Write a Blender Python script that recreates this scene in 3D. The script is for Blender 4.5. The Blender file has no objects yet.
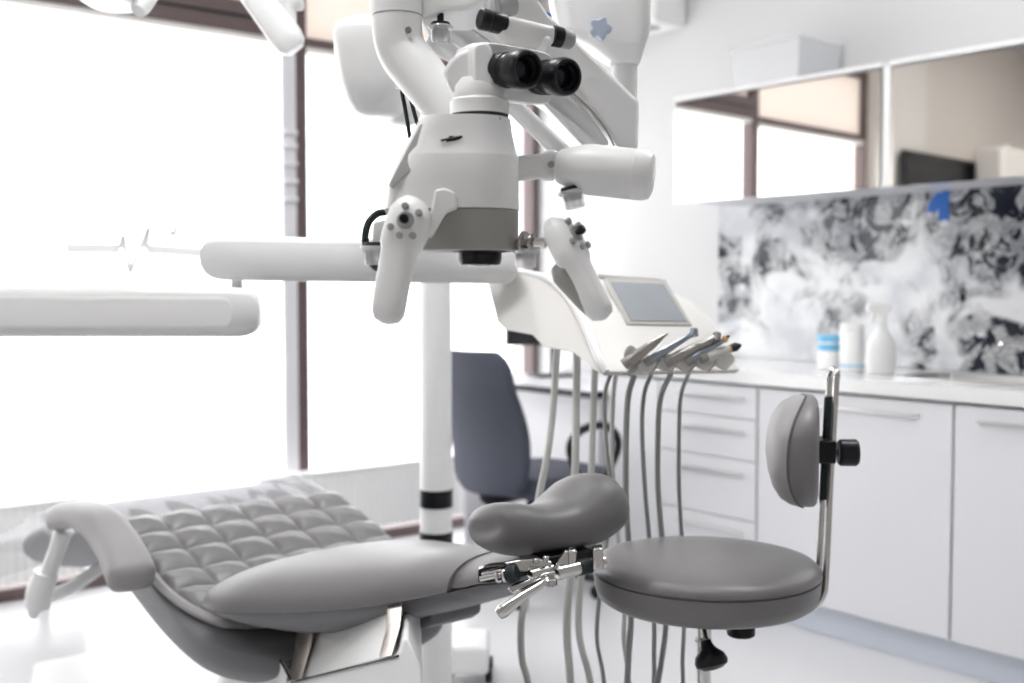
import bpy, bmesh, math, random
from mathutils import Vector, Matrix, Euler
random.seed(4)
PI = math.pi
sc = bpy.context.scene
COL = sc.collection

# ------------------------------------------------------------------ camera
FPX, CX, CY = 1109.0, 512.0, 341.5
CAMH = 1.22
YAW = math.radians(38.8)
PITCH = math.radians(2.66)
cam_rot = Euler((math.pi/2 - PITCH, 0, -YAW), 'XYZ').to_matrix()
CAM = Vector((0, 0, CAMH))
R = Vector((math.cos(YAW), -math.sin(YAW), 0))     # to the right of the viewer
F = Vector((math.sin(YAW), math.cos(YAW), 0))      # away from the viewer
U = Vector((0, 0, 1))

def V(px, py, d):
    """point d metres in front of the camera position, measured off the photograph"""
    return CAM + cam_rot @ Vector(((px-CX)/FPX*d, (CY-py)/FPX*d, -d))

# ------------------------------------------------------------------ materials
def nodes(name):
    m = bpy.data.materials.new(name); m.use_nodes = True
    nt = m.node_tree; b = nt.nodes['Principled BSDF']
    return m, nt, b

def mat(name, col, rough=0.5, metal=0.0, noise=0.0, nscale=40.0, bump=0.0, bscale=300.0, coat=0.0, spec=0.5):
    m, nt, b = nodes(name)
    b.inputs['Base Color'].default_value = (*col, 1)
    b.inputs['Roughness'].default_value = rough
    b.inputs['Metallic'].default_value = metal
    b.inputs['Coat Weight'].default_value = coat
    if 'leather' in name or 'vinyl' in name or 'uphol' in name: b.inputs['Coat Roughness'].default_value = .38
    b.inputs['Specular IOR Level'].default_value = spec
    tc = nt.nodes.new('ShaderNodeTexCoord')
    nz = nt.nodes.new('ShaderNodeTexNoise'); nz.inputs['Scale'].default_value = nscale
    nt.links.new(tc.outputs['Object'], nz.inputs['Vector'])
    mr = nt.nodes.new('ShaderNodeMapRange')
    mr.inputs['To Min'].default_value = max(0.0, rough - 0.04); mr.inputs['To Max'].default_value = min(1.0, rough + 0.04)
    nt.links.new(nz.outputs['Fac'], mr.inputs['Value']); nt.links.new(mr.outputs['Result'], b.inputs['Roughness'])
    if noise > 0:
        mx = nt.nodes.new('ShaderNodeMix'); mx.data_type = 'RGBA'
        mx.inputs['A'].default_value = (*[c*(1-noise) for c in col], 1)
        mx.inputs['B'].default_value = (*[min(1, c*(1+noise)) for c in col], 1)
        nt.links.new(nz.outputs['Fac'], mx.inputs['Factor']); nt.links.new(mx.outputs['Result'], b.inputs['Base Color'])
    if bump > 0:
        n2 = nt.nodes.new('ShaderNodeTexNoise'); n2.inputs['Scale'].default_value = bscale; n2.inputs['Detail'].default_value = 3
        nt.links.new(tc.outputs['Object'], n2.inputs['Vector'])
        bp = nt.nodes.new('ShaderNodeBump'); bp.inputs['Strength'].default_value = bump; bp.inputs['Distance'].default_value = 0.002
        nt.links.new(n2.outputs['Fac'], bp.inputs['Height']); nt.links.new(bp.outputs['Normal'], b.inputs['Normal'])
    return m

def clear_mat(name, t, col, gloss_rough, diff=0.0, tcol=(1, 1, 1), fres=False):
    """see-through sheet: t of straight transmission, the rest gloss (and diff of diffuse / translucent)"""
    m = bpy.data.materials.new(name); m.use_nodes = True
    nt = m.node_tree; nt.nodes.clear()
    out = nt.nodes.new('ShaderNodeOutputMaterial')
    tr = nt.nodes.new('ShaderNodeBsdfTransparent'); tr.inputs['Color'].default_value = (*tcol, 1)
    gl = nt.nodes.new('ShaderNodeBsdfGlossy'); gl.inputs['Roughness'].default_value = gloss_rough; gl.inputs['Color'].default_value = (*col, 1)
    df = nt.nodes.new('ShaderNodeBsdfDiffuse'); df.inputs['Color'].default_value = (*col, 1)
    m1 = nt.nodes.new('ShaderNodeMixShader'); m1.inputs[0].default_value = diff
    nt.links.new(gl.outputs[0], m1.inputs[1]); nt.links.new(df.outputs[0], m1.inputs[2])
    m2 = nt.nodes.new('ShaderNodeMixShader'); m2.inputs[0].default_value = 1 - t
    if fres:
        lw = nt.nodes.new('ShaderNodeLayerWeight'); pw = nt.nodes.new('ShaderNodeMath'); pw.operation = 'POWER'; pw.inputs[1].default_value = 5.0
        mr = nt.nodes.new('ShaderNodeMapRange'); mr.inputs['To Min'].default_value = .03
        nt.links.new(lw.outputs['Facing'], pw.inputs[0]); nt.links.new(pw.outputs[0], mr.inputs['Value']); nt.links.new(mr.outputs[0], m2.inputs[0])
    nt.links.new(tr.outputs[0], m2.inputs[1]); nt.links.new(m1.outputs[0], m2.inputs[2])
    nt.links.new(m2.outputs[0], out.inputs['Surface'])
    return m

M = {}
M['wall'] = mat('wall_white', (.66, .66, .665), .7, noise=.01, bump=.03)
M['beige'] = mat('wall_beige', (.84, .77, .70), .75, noise=.02, bump=.03)
M['beiged'] = mat('wall_beige_deep', (.56, .54, .52), .75, noise=.02, bump=.03)
M['cream'] = mat('cream_paint', (.82, .77, .71), .6)
M['ceil'] = mat('ceiling_white', (.80, .80, .80), .8)
M['floor'] = mat('floor_resin', (.61, .61, .625), .22, noise=.015, nscale=3)
M['plinth'] = mat('plinth_blue_grey', (.60, .64, .71), .4)
M['brown'] = mat('frame_brown', (.125, .085, .085), .45, noise=.08)
M['bead'] = mat('bead_pale', (.80, .77, .74), .5)
M['post'] = mat('post_white', (.74, .73, .76), .5)
M['cab'] = mat('cabinet_white', (.72, .72, .745), .36)
M['top'] = mat('worktop_white', (.80, .80, .80), .12, noise=.02, nscale=15)
M['handle'] = mat('handle_steel', (.62, .62, .62), .3, metal=1)
M['white'] = mat('white_plastic', (.86, .86, .855), .32, noise=.01)
M['whitem'] = mat('white_lacquer', (.82, .82, .82), .32)
M['warmw'] = mat('warm_white_plastic', (.74, .725, .70), .36)
M['accent'] = mat('grey_plastic', (.33, .325, .30), .4)
M['midgrey'] = mat('mid_grey_plastic', (.36, .36, .355), .45)
M['leather'] = mat('grey_upholstery', (.165, .160, .161), .44, coat=.08, noise=.03, nscale=12, bump=.05, bscale=700)
M['leatherd'] = mat('grey_upholstery_shell', (.160, .162, .172), .45, noise=.03, nscale=12, bump=.04, bscale=700)
M['leatherl'] = mat('pale_grey_upholstery', (.33, .32, .325), .5, noise=.03, nscale=12, bump=.04, bscale=700)
M['quilt'] = mat('grey_quilted_leather', (.185, .180, .185), .38, coat=.2, noise=.04, nscale=10, bump=.12, bscale=420)
M['stool'] = mat('stool_vinyl', (.165, .158, .158), .42, coat=.35, noise=.03, nscale=9, bump=.05, bscale=600)
M['thread'] = mat('dark_piping', (.10, .105, .11), .5)
M['chrome'] = mat('chrome', (.66, .65, .64), .09, metal=1)
M['brushed'] = mat('brushed_steel', (.62, .57, .52), .32, metal=1, noise=.12, nscale=90)
M['steel'] = mat('handpiece_steel', (.42, .40, .38), .28, metal=1)
M['steelb'] = mat('handpiece_blue_steel', (.36, .40, .46), .28, metal=1)
M['black'] = mat('black_plastic', (.006, .0065, .009), .33, spec=.3)
M['blackg'] = mat('black_gloss', (.006, .006, .008), .12)
M['cable'] = mat('cable_dark', (.02, .027, .03), .5, spec=.3)
M['chairfab'] = mat('office_fabric', (.055, .06, .085), .75, noise=.1, nscale=60, bump=.2, bscale=500)
M['hose'] = mat('hose_grey', (.60, .60, .58), .45)
M['hosed'] = mat('hose_green_grey', (.30, .32, .31), .4)
M['screen'] = mat('screen_grey', (.30, .32, .34), .12, noise=.05, nscale=8)
M['bezel'] = mat('screen_bezel', (.45, .44, .415), .35)
M['knobb'] = mat('knob_blue_grey', (.36, .41, .50), .4)
M['blue'] = mat('blue_tape', (.01, .13, .52), .5)
M['lblue'] = mat('label_blue', (.17, .50, .75), .45)
M['fruit'] = mat('orange_ring', (.75, .42, .12), .4)
M['cap'] = clear_mat('cap_clear', .45, (.92, .92, .92), .15, .6)
M['boxp'] = clear_mat('box_translucent', .48, (.86, .87, .89), .2, .85)
M['paper'] = mat('paper_white', (.78, .76, .78), .8, noise=.12, nscale=14)
M['glass'] = clear_mat('window_glass', .94, (1, 1, 1), .0, 0, fres=True)
M['decal'] = clear_mat('decal_frost', .34, (.55, .55, .55), .4, .8)
M['decalf'] = clear_mat('decal_frost_faint', .2, (.6, .6, .6), .4, .8)
M['lensg'] = mat('lens_coated', (.008, .009, .014), .03, spec=.35)

def mirror_mat():
    m, nt, b = nodes('mirror')
    b.inputs['Base Color'].default_value = (.93, .93, .92, 1); b.inputs['Metallic'].default_value = 1; b.inputs['Roughness'].default_value = .012
    return m
M['mirror'] = mirror_mat()

def foil_mat():
    m = clear_mat('foil_clear', .74, (.46, .46, .48), .12, .35)
    return m
M['foil'] = foil_mat()

def blind_mat():
    m = bpy.data.materials.new('blind_beige'); m.use_nodes = True
    nt = m.node_tree; nt.nodes.clear()
    out = nt.nodes.new('ShaderNodeOutputMaterial')
    d = nt.nodes.new('ShaderNodeBsdfDiffuse'); d.inputs['Color'].default_value = (.84, .79, .74, 1)
    t = nt.nodes.new('ShaderNodeBsdfTranslucent'); t.inputs['Color'].default_value = (.84, .775, .73, 1)
    mx = nt.nodes.new('ShaderNodeMixShader'); mx.inputs[0].default_value = .46
    nt.links.new(d.outputs[0], mx.inputs[1]); nt.links.new(t.outputs[0], mx.inputs[2]); nt.links.new(mx.outputs[0], out.inputs['Surface'])
    return m
M['blind'] = blind_mat()

def marble_mat():
    m, nt, b = nodes('ink_marble_panel')
    b.inputs['Roughness'].default_value = .08; b.inputs['Specular IOR Level'].default_value = .45
    N = nt.nodes.new; L = nt.links.new
    tc = N('ShaderNodeTexCoord')
    mp = N('ShaderNodeMapping'); mp.inputs['Location'].default_value = (3.1, 2.35, .2)
    L(tc.outputs['Object'], mp.inputs['Vector'])
    n1 = N('ShaderNodeTexNoise'); n1.inputs['Scale'].default_value = 3.0; n1.inputs['Detail'].default_value = 2.5; n1.inputs['Roughness'].default_value = .55; n1.inputs['Distortion'].default_value = 1.1
    n2 = N('ShaderNodeTexNoise'); n2.inputs['Scale'].default_value = 11; n2.inputs['Detail'].default_value = 6; n2.inputs['Roughness'].default_value = .6; n2.inputs['Distortion'].default_value = 2.2
    for n in (n1, n2): L(mp.outputs['Vector'], n.inputs['Vector'])
    # the print is denser along its upper edge and towards the sink end
    sx = N('ShaderNodeSeparateXYZ'); L(tc.outputs['Object'], sx.inputs['Vector'])
    g1 = N('ShaderNodeMapRange'); g1.inputs['From Min'].default_value = .25; g1.inputs['From Max'].default_value = .68; g1.inputs['To Min'].default_value = .005; g1.inputs['To Max'].default_value = .10
    L(sx.outputs['Z'], g1.inputs['Value'])
    g2 = N('ShaderNodeMapRange'); g2.inputs['From Min'].default_value = .95; g2.inputs['From Max'].default_value = -.1; g2.inputs['To Min'].default_value = -.035; g2.inputs['To Max'].default_value = .05
    L(sx.outputs['Y'], g2.inputs['Value'])
    a1 = N('ShaderNodeMath'); a1.operation = 'ADD'; L(g1.outputs[0], a1.inputs[0]); L(g2.outputs[0], a1.inputs[1])
    a2 = N('ShaderNodeMath'); a2.operation = 'ADD'; L(n1.outputs['Fac'], a2.inputs[0]); L(a1.outputs[0], a2.inputs[1])
    r1 = N('ShaderNodeValToRGB'); r1.color_ramp.elements[0].position = .485; r1.color_ramp.elements[1].position = .575
    r1.color_ramp.elements[0].color = (0, 0, 0, 1); r1.color_ramp.elements[1].color = (1, 1, 1, 1)
    L(a2.outputs[0], r1.inputs['Fac'])
    # veins: thin lines where the fine noise crosses one half
    sb = N('ShaderNodeMath'); sb.operation = 'SUBTRACT'; sb.inputs[1].default_value = .5; L(n2.outputs['Fac'], sb.inputs[0])
    ab = N('ShaderNodeMath'); ab.operation = 'ABSOLUTE'; L(sb.outputs[0], ab.inputs[0])
    r2 = N('ShaderNodeValToRGB'); r2.color_ramp.elements[0].position = .0; r2.color_ramp.elements[1].position = .19
    r2.color_ramp.elements[0].color = (1, 1, 1, 1); r2.color_ramp.elements[1].color = (0, 0, 0, 1)
    L(ab.outputs[0], r2.inputs['Fac'])
    n4 = N('ShaderNodeTexNoise'); n4.inputs['Scale'].default_value = 8.5; n4.inputs['Detail'].default_value = 5; n4.inputs['Roughness'].default_value = .62; n4.inputs['Distortion'].default_value = 1.6
    L(mp.outputs['Vector'], n4.inputs['Vector'])
    r4 = N('ShaderNodeValToRGB'); r4.color_ramp.elements[0].position = .47; r4.color_ramp.elements[1].position = .55
    L(n4.outputs['Fac'], r4.inputs['Fac'])
    mv = N('ShaderNodeMath'); mv.operation = 'MULTIPLY'; mv.inputs[1].default_value = .6; L(r2.outputs['Color'], mv.inputs[0])
    mx4 = N('ShaderNodeMath'); mx4.operation = 'MAXIMUM'; L(mv.outputs[0], mx4.inputs[0]); L(r4.outputs['Color'], mx4.inputs[1])
    ml = N('ShaderNodeMath'); ml.operation = 'MULTIPLY'; L(r1.outputs['Color'], ml.inputs[0]); L(mx4.outputs[0], ml.inputs[1])
    n3 = N('ShaderNodeTexNoise'); n3.inputs['Scale'].default_value = 4.5; n3.inputs['Detail'].default_value = 3
    L(mp.outputs['Vector'], n3.inputs['Vector'])
    base = N('ShaderNodeMix'); base.data_type = 'RGBA'; base.inputs['A'].default_value = (.56, .58, .615, 1); base.inputs['B'].default_value = (.78, .79, .80, 1)
    r3 = N('ShaderNodeValToRGB'); r3.color_ramp.elements[0].position = .36; r3.color_ramp.elements[1].position = .52
    L(n3.outputs['Fac'], r3.inputs['Fac']); L(r3.outputs['Color'], base.inputs['Factor'])
    ink = N('ShaderNodeMix'); ink.data_type = 'RGBA'; ink.inputs['B'].default_value = (.012, .015, .028, 1)
    L(base.outputs['Result'], ink.inputs['A']); L(ml.outputs[0], ink.inputs['Factor']); L(ink.outputs['Result'], b.inputs['Base Color'])
    return m
M['marble'] = marble_mat()

def emit_mat(name, col, s):
    m = bpy.data.materials.new(name); m.use_nodes = True
    nt = m.node_tree; nt.nodes.clear()
    out = nt.nodes.new('ShaderNodeOutputMaterial'); e = nt.nodes.new('ShaderNodeEmission')
    e.inputs['Color'].default_value = (*col, 1); e.inputs['Strength'].default_value = s
    nt.links.new(e.outputs[0], out.inputs['Surface']); return m

# ------------------------------------------------------------------ mesh builder
def basis(ax):
    a = Vector(ax).normalized()
    h = Vector((0, 0, 1)) if abs(a.z) < .9 else Vector((1, 0, 0))
    x = h.cross(a).normalized(); y = a.cross(x)
    return x, y, a

def smooth_path(pts, n=8):
    pts = [Vector(p) for p in pts]
    if len(pts) < 3: return pts
    P = [2*pts[0]-pts[1]] + pts + [2*pts[-1]-pts[-2]]
    out = []
    for i in range(1, len(P)-2):
        for k in range(n):
            t = k/n
            a, b, c, d = P[i-1], P[i], P[i+1], P[i+2]
            out.append(.5*((2*b) + (c-a)*t + (2*a-5*b+4*c-d)*t*t + (3*b-a-3*c+d)*t**3))
    out.append(pts[-1]); return out

class MB:
    def __init__(s): s.v = []; s.f = []
    def add(s, vs, fs):
        o = len(s.v); s.v += [Vector(p) for p in vs]; s.f += [[o+i for i in q] for q in fs]; return s
    def loft(s, rings, cap0=True, cap1=True, close=True):
        n = len(rings[0]); vs = [p for r in rings for p in r]; fs = []
        for i in range(len(rings)-1):
            for k in range(n if close else n-1):
                a = i*n+k; b = i*n+(k+1) % n
                fs.append([a, b, b+n, a+n])
        if cap0: fs.append(list(range(n))[::-1])
        if cap1: fs.append([(len(rings)-1)*n+k for k in range(n)])
        return s.add(vs, fs)
    def tube(s, pts, r, seg=12, smooth=0, caps=True, ell=1.0, up=None):
        pts = [Vector(p) for p in pts]
        if smooth: 
            m = len(pts)
            if isinstance(r, (list, tuple)):
                rr = []
                for i in range(m-1):
                    for k in range(smooth): rr.append(r[i]+(r[i+1]-r[i])*k/smooth)
                r = rr+[r[-1]]
            pts = smooth_path(pts, smooth)
            if m < 3 and isinstance(r, list): r = [r[0], r[-1]]
        n = len(pts)
        if not isinstance(r, (list, tuple)): r = [r]*n
        rings = []; px = None
        for i in range(n):
            t = (pts[min(i+1, n-1)]-pts[max(i-1, 0)])
            if t.length < 1e-9: t = Vector((0, 0, 1))
            t.normalize()
            if px is None:
                px = up - t*up.dot(t) if up is not None else basis(t)[0]
            px = (px - t*px.dot(t))
            if px.length < 1e-6: px = basis(t)[0]
            px.normalize()
            py = t.cross(px)
            rings.append([pts[i]+(px*math.cos(2*PI*k/seg)*ell+py*math.sin(2*PI*k/seg))*r[i] for k in range(seg)])
        return s.loft(rings, caps, caps)
    def lathe(s, prof, o, ax, seg=32, ref=None):
        x, y, a = basis(ax); o = Vector(o)
        rings = [[o+a*h+(x*math.cos(2*PI*k/seg)+y*math.sin(2*PI*k/seg))*max(rr, 1e-5) for k in range(seg)] for rr, h in prof]
        return s.loft(rings)
    def cyl(s, p, q, r, seg=24, r2=None, ch=0.0):
        p = Vector(p); q = Vector(q); L = (q-p).length; r2 = r if r2 is None else r2
        prof = [(r-ch, 0), (r, ch), (r2, L-ch), (r2-ch, L)] if ch else [(r, 0), (r2, L)]
        return s.lathe(prof, p, q-p, seg)
    def box(s, c, hx, hy, hz, X=Vector((1, 0, 0)), Y=Vector((0, 1, 0)), Z=Vector((0, 0, 1))):
        c = Vector(c); vs = []
        for i in (-1, 1):
            for j in (-1, 1):
                for k in (-1, 1): vs.append(c+X*hx*i+Y*hy*j+Z*hz*k)
        return s.add(vs, [[0, 1, 3, 2], [4, 6, 7, 5], [0, 4, 5, 1], [2, 3, 7, 6], [0, 2, 6, 4], [1, 5, 7, 3]])
    def bx(s, x0, x1, y0, y1, z0, z1):
        return s.box(((x0+x1)/2, (y0+y1)/2, (z0+z1)/2), abs(x1-x0)/2, abs(y1-y0)/2, abs(z1-z0)/2)
    def prism(s, outline, ext):
        o = [Vector(p) for p in outline]; ext = Vector(ext)
        return s.loft([o, [p+ext for p in o]])
    def ball(s, c, rx, ry=None, rz=None, X=Vector((1, 0, 0)), Y=Vector((0, 1, 0)), Z=Vector((0, 0, 1)), nu=24, nv=14, e1=2.0, e2=2.0):
        ry = rx if ry is None else ry; rz = rx if rz is None else rz; c = Vector(c)
        sp = lambda q, e: math.copysign(abs(q)**(2/e), q)
        rings = []
        for j in range(nv+1):
            ph = -PI/2+PI*j/nv
            cz = sp(math.sin(ph), e2); cr = max(sp(math.cos(ph), e2), 1e-4)
            rings.append([c+X*rx*cr*sp(math.cos(2*PI*k/nu), e1)+Y*ry*cr*sp(math.sin(2*PI*k/nu), e1)+Z*rz*cz for k in range(nu)])
        return s.loft(rings)
    def grid(s, fn, nu, nv):
        vs = [fn(i/nu, j/nv) for j in range(nv+1) for i in range(nu+1)]
        fs = [[j*(nu+1)+i, j*(nu+1)+i+1, (j+1)*(nu+1)+i+1, (j+1)*(nu+1)+i] for j in range(nv) for i in range(nu)]
        return s.add(vs, fs)

ORG = {}
def mk(name, mb, m, parent=None, bevel=0.0, bseg=3, sub=0, sharp=38, solid=0.0):
    vs = mb.v
    if parent is None:
        mn = Vector((min(p.x for p in vs), min(p.y for p in vs), min(p.z for p in vs)))
        mx = Vector((max(p.x for p in vs), max(p.y for p in vs), max(p.z for p in vs)))
        org = Vector(((mn.x+mx.x)/2, (mn.y+mx.y)/2, mn.z))
    else:
        org = ORG[parent.name]
    me = bpy.data.meshes.new(name)
    me.from_pydata([tuple(p-org) for p in vs], [], mb.f); me.validate()
    bm = bmesh.new(); bm.from_mesh(me); bmesh.ops.recalc_face_normals(bm, faces=bm.faces); bm.to_mesh(me); bm.free()
    for p in me.polygons: p.use_smooth = True
    me.materials.append(m)
    o = bpy.data.objects.new(name, me); COL.objects.link(o)
    if parent is None: o.location = org
    else: o.parent = parent
    ORG[o.name] = org
    if not sub: me.set_sharp_from_angle(angle=math.radians(sharp))
    if solid:
        md = o.modifiers.new('thick', 'SOLIDIFY'); md.thickness = solid; md.offset = 0
    if bevel:
        md = o.modifiers.new('round', 'BEVEL'); md.width = bevel; md.segments = bseg; md.limit_method = 'ANGLE'; md.angle_limit = math.radians(32)
        md.harden_normals = False
    if sub:
        md = o.modifiers.new('smooth', 'SUBSURF'); md.levels = sub; md.render_levels = sub
    return o

def thing(name, label, cat, loc, group=None):
    o = bpy.data.objects.new(name, None); COL.objects.link(o); o.location = loc
    o.empty_display_size = .05
    o['label'] = label; o['category'] = cat
    if group: o['group'] = group
    ORG[o.name] = Vector(loc); return o

def tag(o, label, cat, group=None):
    o['label'] = label; o['category'] = cat
    if group: o['group'] = group
    return o

def struct(o): o['kind'] = 'structure'; return o

def sgnpow(c, e): return math.copysign(abs(c)**e, c)

# ------------------------------------------------------------------ room
XW, YW, ZC = 3.87, 4.60, 3.40      # cabinet wall, window wall, ceiling
XB, YB = -3.4, -2.4
struct(mk('floor', MB().bx(XB-.1, XW+.1, YB-.1, YW+.2, -.1, 0), M['floor']))
struct(mk('ceiling', MB().bx(XB-.1, XW+.1, YB-.1, YW+.2, ZC, ZC+.1), M['ceil']))
struct(mk('wall_right', MB().bx(XW, XW+.12, YB-.1, YW+.2, 0, ZC), M['wall']))
struct(mk('wall_left', MB().bx(XB-.12, XB, YB-.1, YW+.2, 0, ZC), M['beiged']))
struct(mk('wall_rear', MB().bx(XB, XW, YB-.12, YB, 0, ZC), M['beiged']))
struct(mk('wall_back', MB().bx(XB, -.51, YW, YW+.14, 0, ZC), M['beige']))
struct(mk('wall_upper', MB().bx(-.51, XW, YW, YW+.14, 2.852, ZC), M['wall']))
struct(mk('pillar', MB().bx(-1.06, -.55, YW-.20, YW-.001, 0, ZC), M['cream'], bevel=.004))

def window(n, x0, x1, thick):
    """floor to ceiling bay: brown frame, clear lower pane, blind behind the transom light"""
    w = bpy.data.objects.new('window_%d' % n, None); COL.objects.link(w); w.location = ((x0+x1)/2, YW, 0); ORG[w.name] = Vector(w.location)
    w['kind'] = 'structure'
    fy0, fy1 = YW-.02, YW+.07
    zb = 2.352 if thick else 2.335
    zt = 2.49 if thick else 2.372
    fr = MB().bx(x0, x1, fy0, fy1, 0, .05).bx(x0, x1, fy0, fy1, 2.80, 2.85).bx(x0, x0+.032, fy0, fy1, .05, 2.80).bx(x1-.032, x1, fy0, fy1, .05, 2.80)
    fr.bx(x0+.032, x1-.032, fy0, fy1, zb, zt)
    mk('frame', fr, M['brown'], w, bevel=.003)
    if thick:
        mk('seal', MB().bx(x0+.032, x1-.032, fy0-.004, fy0, zb+.062, zb+.074), M['black'], w)
    bd = MB().bx(x0+.032, x1-.032, fy0+.01, fy1-.01, zb-.026, zb)
    mk('glazing_bead', bd, M['bead'], w)
    mk('pane', MB().bx(x0+.032, x1-.032, YW+.025, YW+.029, .05, zb-.026), M['glass'], w)
    mk('blind', MB().bx(x0+.032, x1-.032, YW+.03, YW+.034, zt, 2.80), M['blind'], w)
    return w
W1 = window(1, .93, 2.445, True)
W2 = window(2, 2.446, 3.86, False)
W3 = window(3, -.50, .929, False)
# pale roller guide beside the middle mullion, with ring-shaped brackets
g = MB().bx(2.342, 2.410, YW-.045, YW-.021, .05, 2.35)
gd = mk('trim_1', g, M['post'], bevel=.004); struct(gd)
rg = MB()
for z in (1.62, 1.70, 1.78, 1.86, 1.92):
    rg.cyl((2.376, YW-.033, z), (2.376, YW-.033, z+.02), .042, 20, ch=.004)
struct(mk('trim_2', rg, M['post']))
# faint frosted heartbeat line on the middle pane
def ribbon(pts, w, y):
    mb = MB()
    for (a, b) in zip(pts[:-1], pts[1:]):
        d = Vector((b[0]-a[0], 0, b[1]-a[1])); n = Vector((-d.z, 0, d.x)).normalized()*w/2
        A = Vector((a[0], y, a[1])); B = Vector((b[0], y, b[1]))
        mb.prism([A-n, B-n, B+n, A+n], (0, -.0006, 0))
    return mb
def onwin(px, py):
    d = cam_rot @ Vector(((px-CX)/FPX, (CY-py)/FPX, -1)); t = (YW+.024)/d.y
    return (d.x*t, CAMH+d.z*t)
hb = [onwin(*p) for p in ((66, 248), (120, 249), (123, 235), (130, 273), (149, 227), (146, 249), (205, 253))]
hbm = ribbon(hb[1:6], .022, YW+.0248)
for seg_ in (hb[0:2], hb[5:7]):
    q_ = ribbon(seg_, .042, YW+.0248); hbm.add(q_.v, q_.f)
st = mk('heartbeat_sticker', hbm, M['decal'])
tag(st, 'faint frosted heartbeat line sticker on the large window pane', 'sticker')
tk = [onwin(*p) for p in ((161, 222), (174, 236), (178, 222))]
tag(mk('tick_sticker', ribbon(tk, .020, YW+.0248), M['decalf']), 'small faint tick shaped sticker above the heartbeat line', 'sticker')
cv = [onwin(*p) for p in ((148, 150), (149, 95), (155, 84), (172, 70), (188, 54))]
tag(mk('curve_sticker', ribbon(cv, .016, YW+.0248), M['decalf']), 'faint tall curved frosted line on the large window pane', 'sticker')

def radiator(x0, x1, y, z0, z1, label):
    t = thing('radiator', label, 'radiator', ((x0+x1)/2, y, z0), 'low radiators along the window')
    n = int((x1-x0)/.035)
    out = []
    for i in range(n+1):
        x = x0+.012+(x1-x0-.024)*i/n
        out += [(x, y-.045), (x+.010, y-.045), (x+.014, y-.039), (x+.030, y-.039)]
    out = [p for p in out if p[0] < x1-.01]
    ring = [Vector((a, b, z0+.012)) for a, b in out] + [Vector((x1-.01, y-.02, z0+.012)), Vector((x0+.01, y-.02, z0+.012))]
    mk('panel', MB().prism(ring, (0, 0, z1-z0-.03)), M['white'], t)
    mk('panel', MB().bx(x0+.01, x1-.01, y+.018, y+.03, z0+.012, z1-.02), M['white'], t)
    mk('top_grille', MB().bx(x0, x1, y-.05, y+.04, z1-.018, z1), M['white'], t, bevel=.004)
    e = MB().bx(x0, x0+.009, y-.05, y+.04, z0, z1-.018); mk('end_panel', e, M['white'], t)
    e = MB().bx(x1-.009, x1, y-.05, y+.04, z0, z1-.018); mk('end_panel', e, M['white'], t)
    for x in (x0+.15, x1-.15):
        mk('foot', MB().bx(x-.02, x+.02, y-.015, y+.015, 0, z0+.02), M['white'], t)
radiator(.30, 1.40, 4.46, .10, .41, 'low white ribbed radiator behind the foot of the dental chair')
radiator(2.14, 3.25, 4.46, .10, .40, 'low white ribbed radiator behind the white column')

# ------------------------------------------------------------------ upper cabinets
def cabx(y): return 3.52-.0358*(y-2.25)     # the front runs slightly out of square with the wall
def slab(y0, y1, f0, f1, z0, z1):
    """block along the cabinet front, f0 to f1 behind the front line (None: back to the wall)"""
    bk = lambda y: 3.868 if f1 is None else cabx(y)+f1
    return MB().prism([Vector((cabx(y0)+f0, y0, z0)), Vector((cabx(y1)+f0, y1, z0)), Vector((bk(y1), y1, z0)), Vector((bk(y0), y0, z0))], (0, 0, z1-z0))
def upper(y0, y1, label):
    t = thing('mirror_cabinet', label, 'cabinet', (3.69, (y0+y1)/2, 1.585), 'mirrored wall cabinets')
    mk('carcass', slab(y0+.002, y1-.002, .002, None, 1.59, 2.005), M['cab'], t, bevel=.002)
    mk('door', slab(y0+.003, y1-.003, -.018, 0, 1.585, 2.0), M['mirror'], t)
    mk('top_edge', slab(y0, y1, -.025, None, 2.006, 2.024), M['whitem'], t, bevel=.004)
    return t
upper(2.268, 3.225, 'mirror-fronted wall cabinet under the clear plastic box, reflecting the windows')
upper(.60, 2.235, 'mirror-fronted wall cabinet reflecting the beige wall and dark screen')
pnl = mk('trim_3', MB().bx(3.507, 3.868, 2.237, 2.266, 1.585, 2.01), M['white'], bevel=.003); struct(pnl)

# marble glass panel
pm = mk('splashback', MB().bx(3.862, 3.8695, .6, 3.32, .921, 1.60), M['marble'], bevel=.001)
tag(pm, 'glossy white wall panel with black ink marble print above the worktop', 'splashback')
# blue tape in the shape of a 1 on the panel
def onwall(px, py, x):
    d = cam_rot @ Vector(((px-CX)/FPX, (CY-py)/FPX, -1)); t = x/d.x
    return CAM+d*t
tp = [onwall(p[0], p[1], 3.8615) for p in ((937, 192), (949, 190.5), (949.5, 222), (945, 219), (941, 221.5), (938, 220), (938.8, 209), (934, 214), (931, 211.5), (927, 213), (928.5, 204))]
tag(mk('tape_mark', MB().prism(tp, (-.0012, 0, 0)), M['blue']), 'blue tape cut like a figure one at the top of the marble panel', 'tape')

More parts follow.
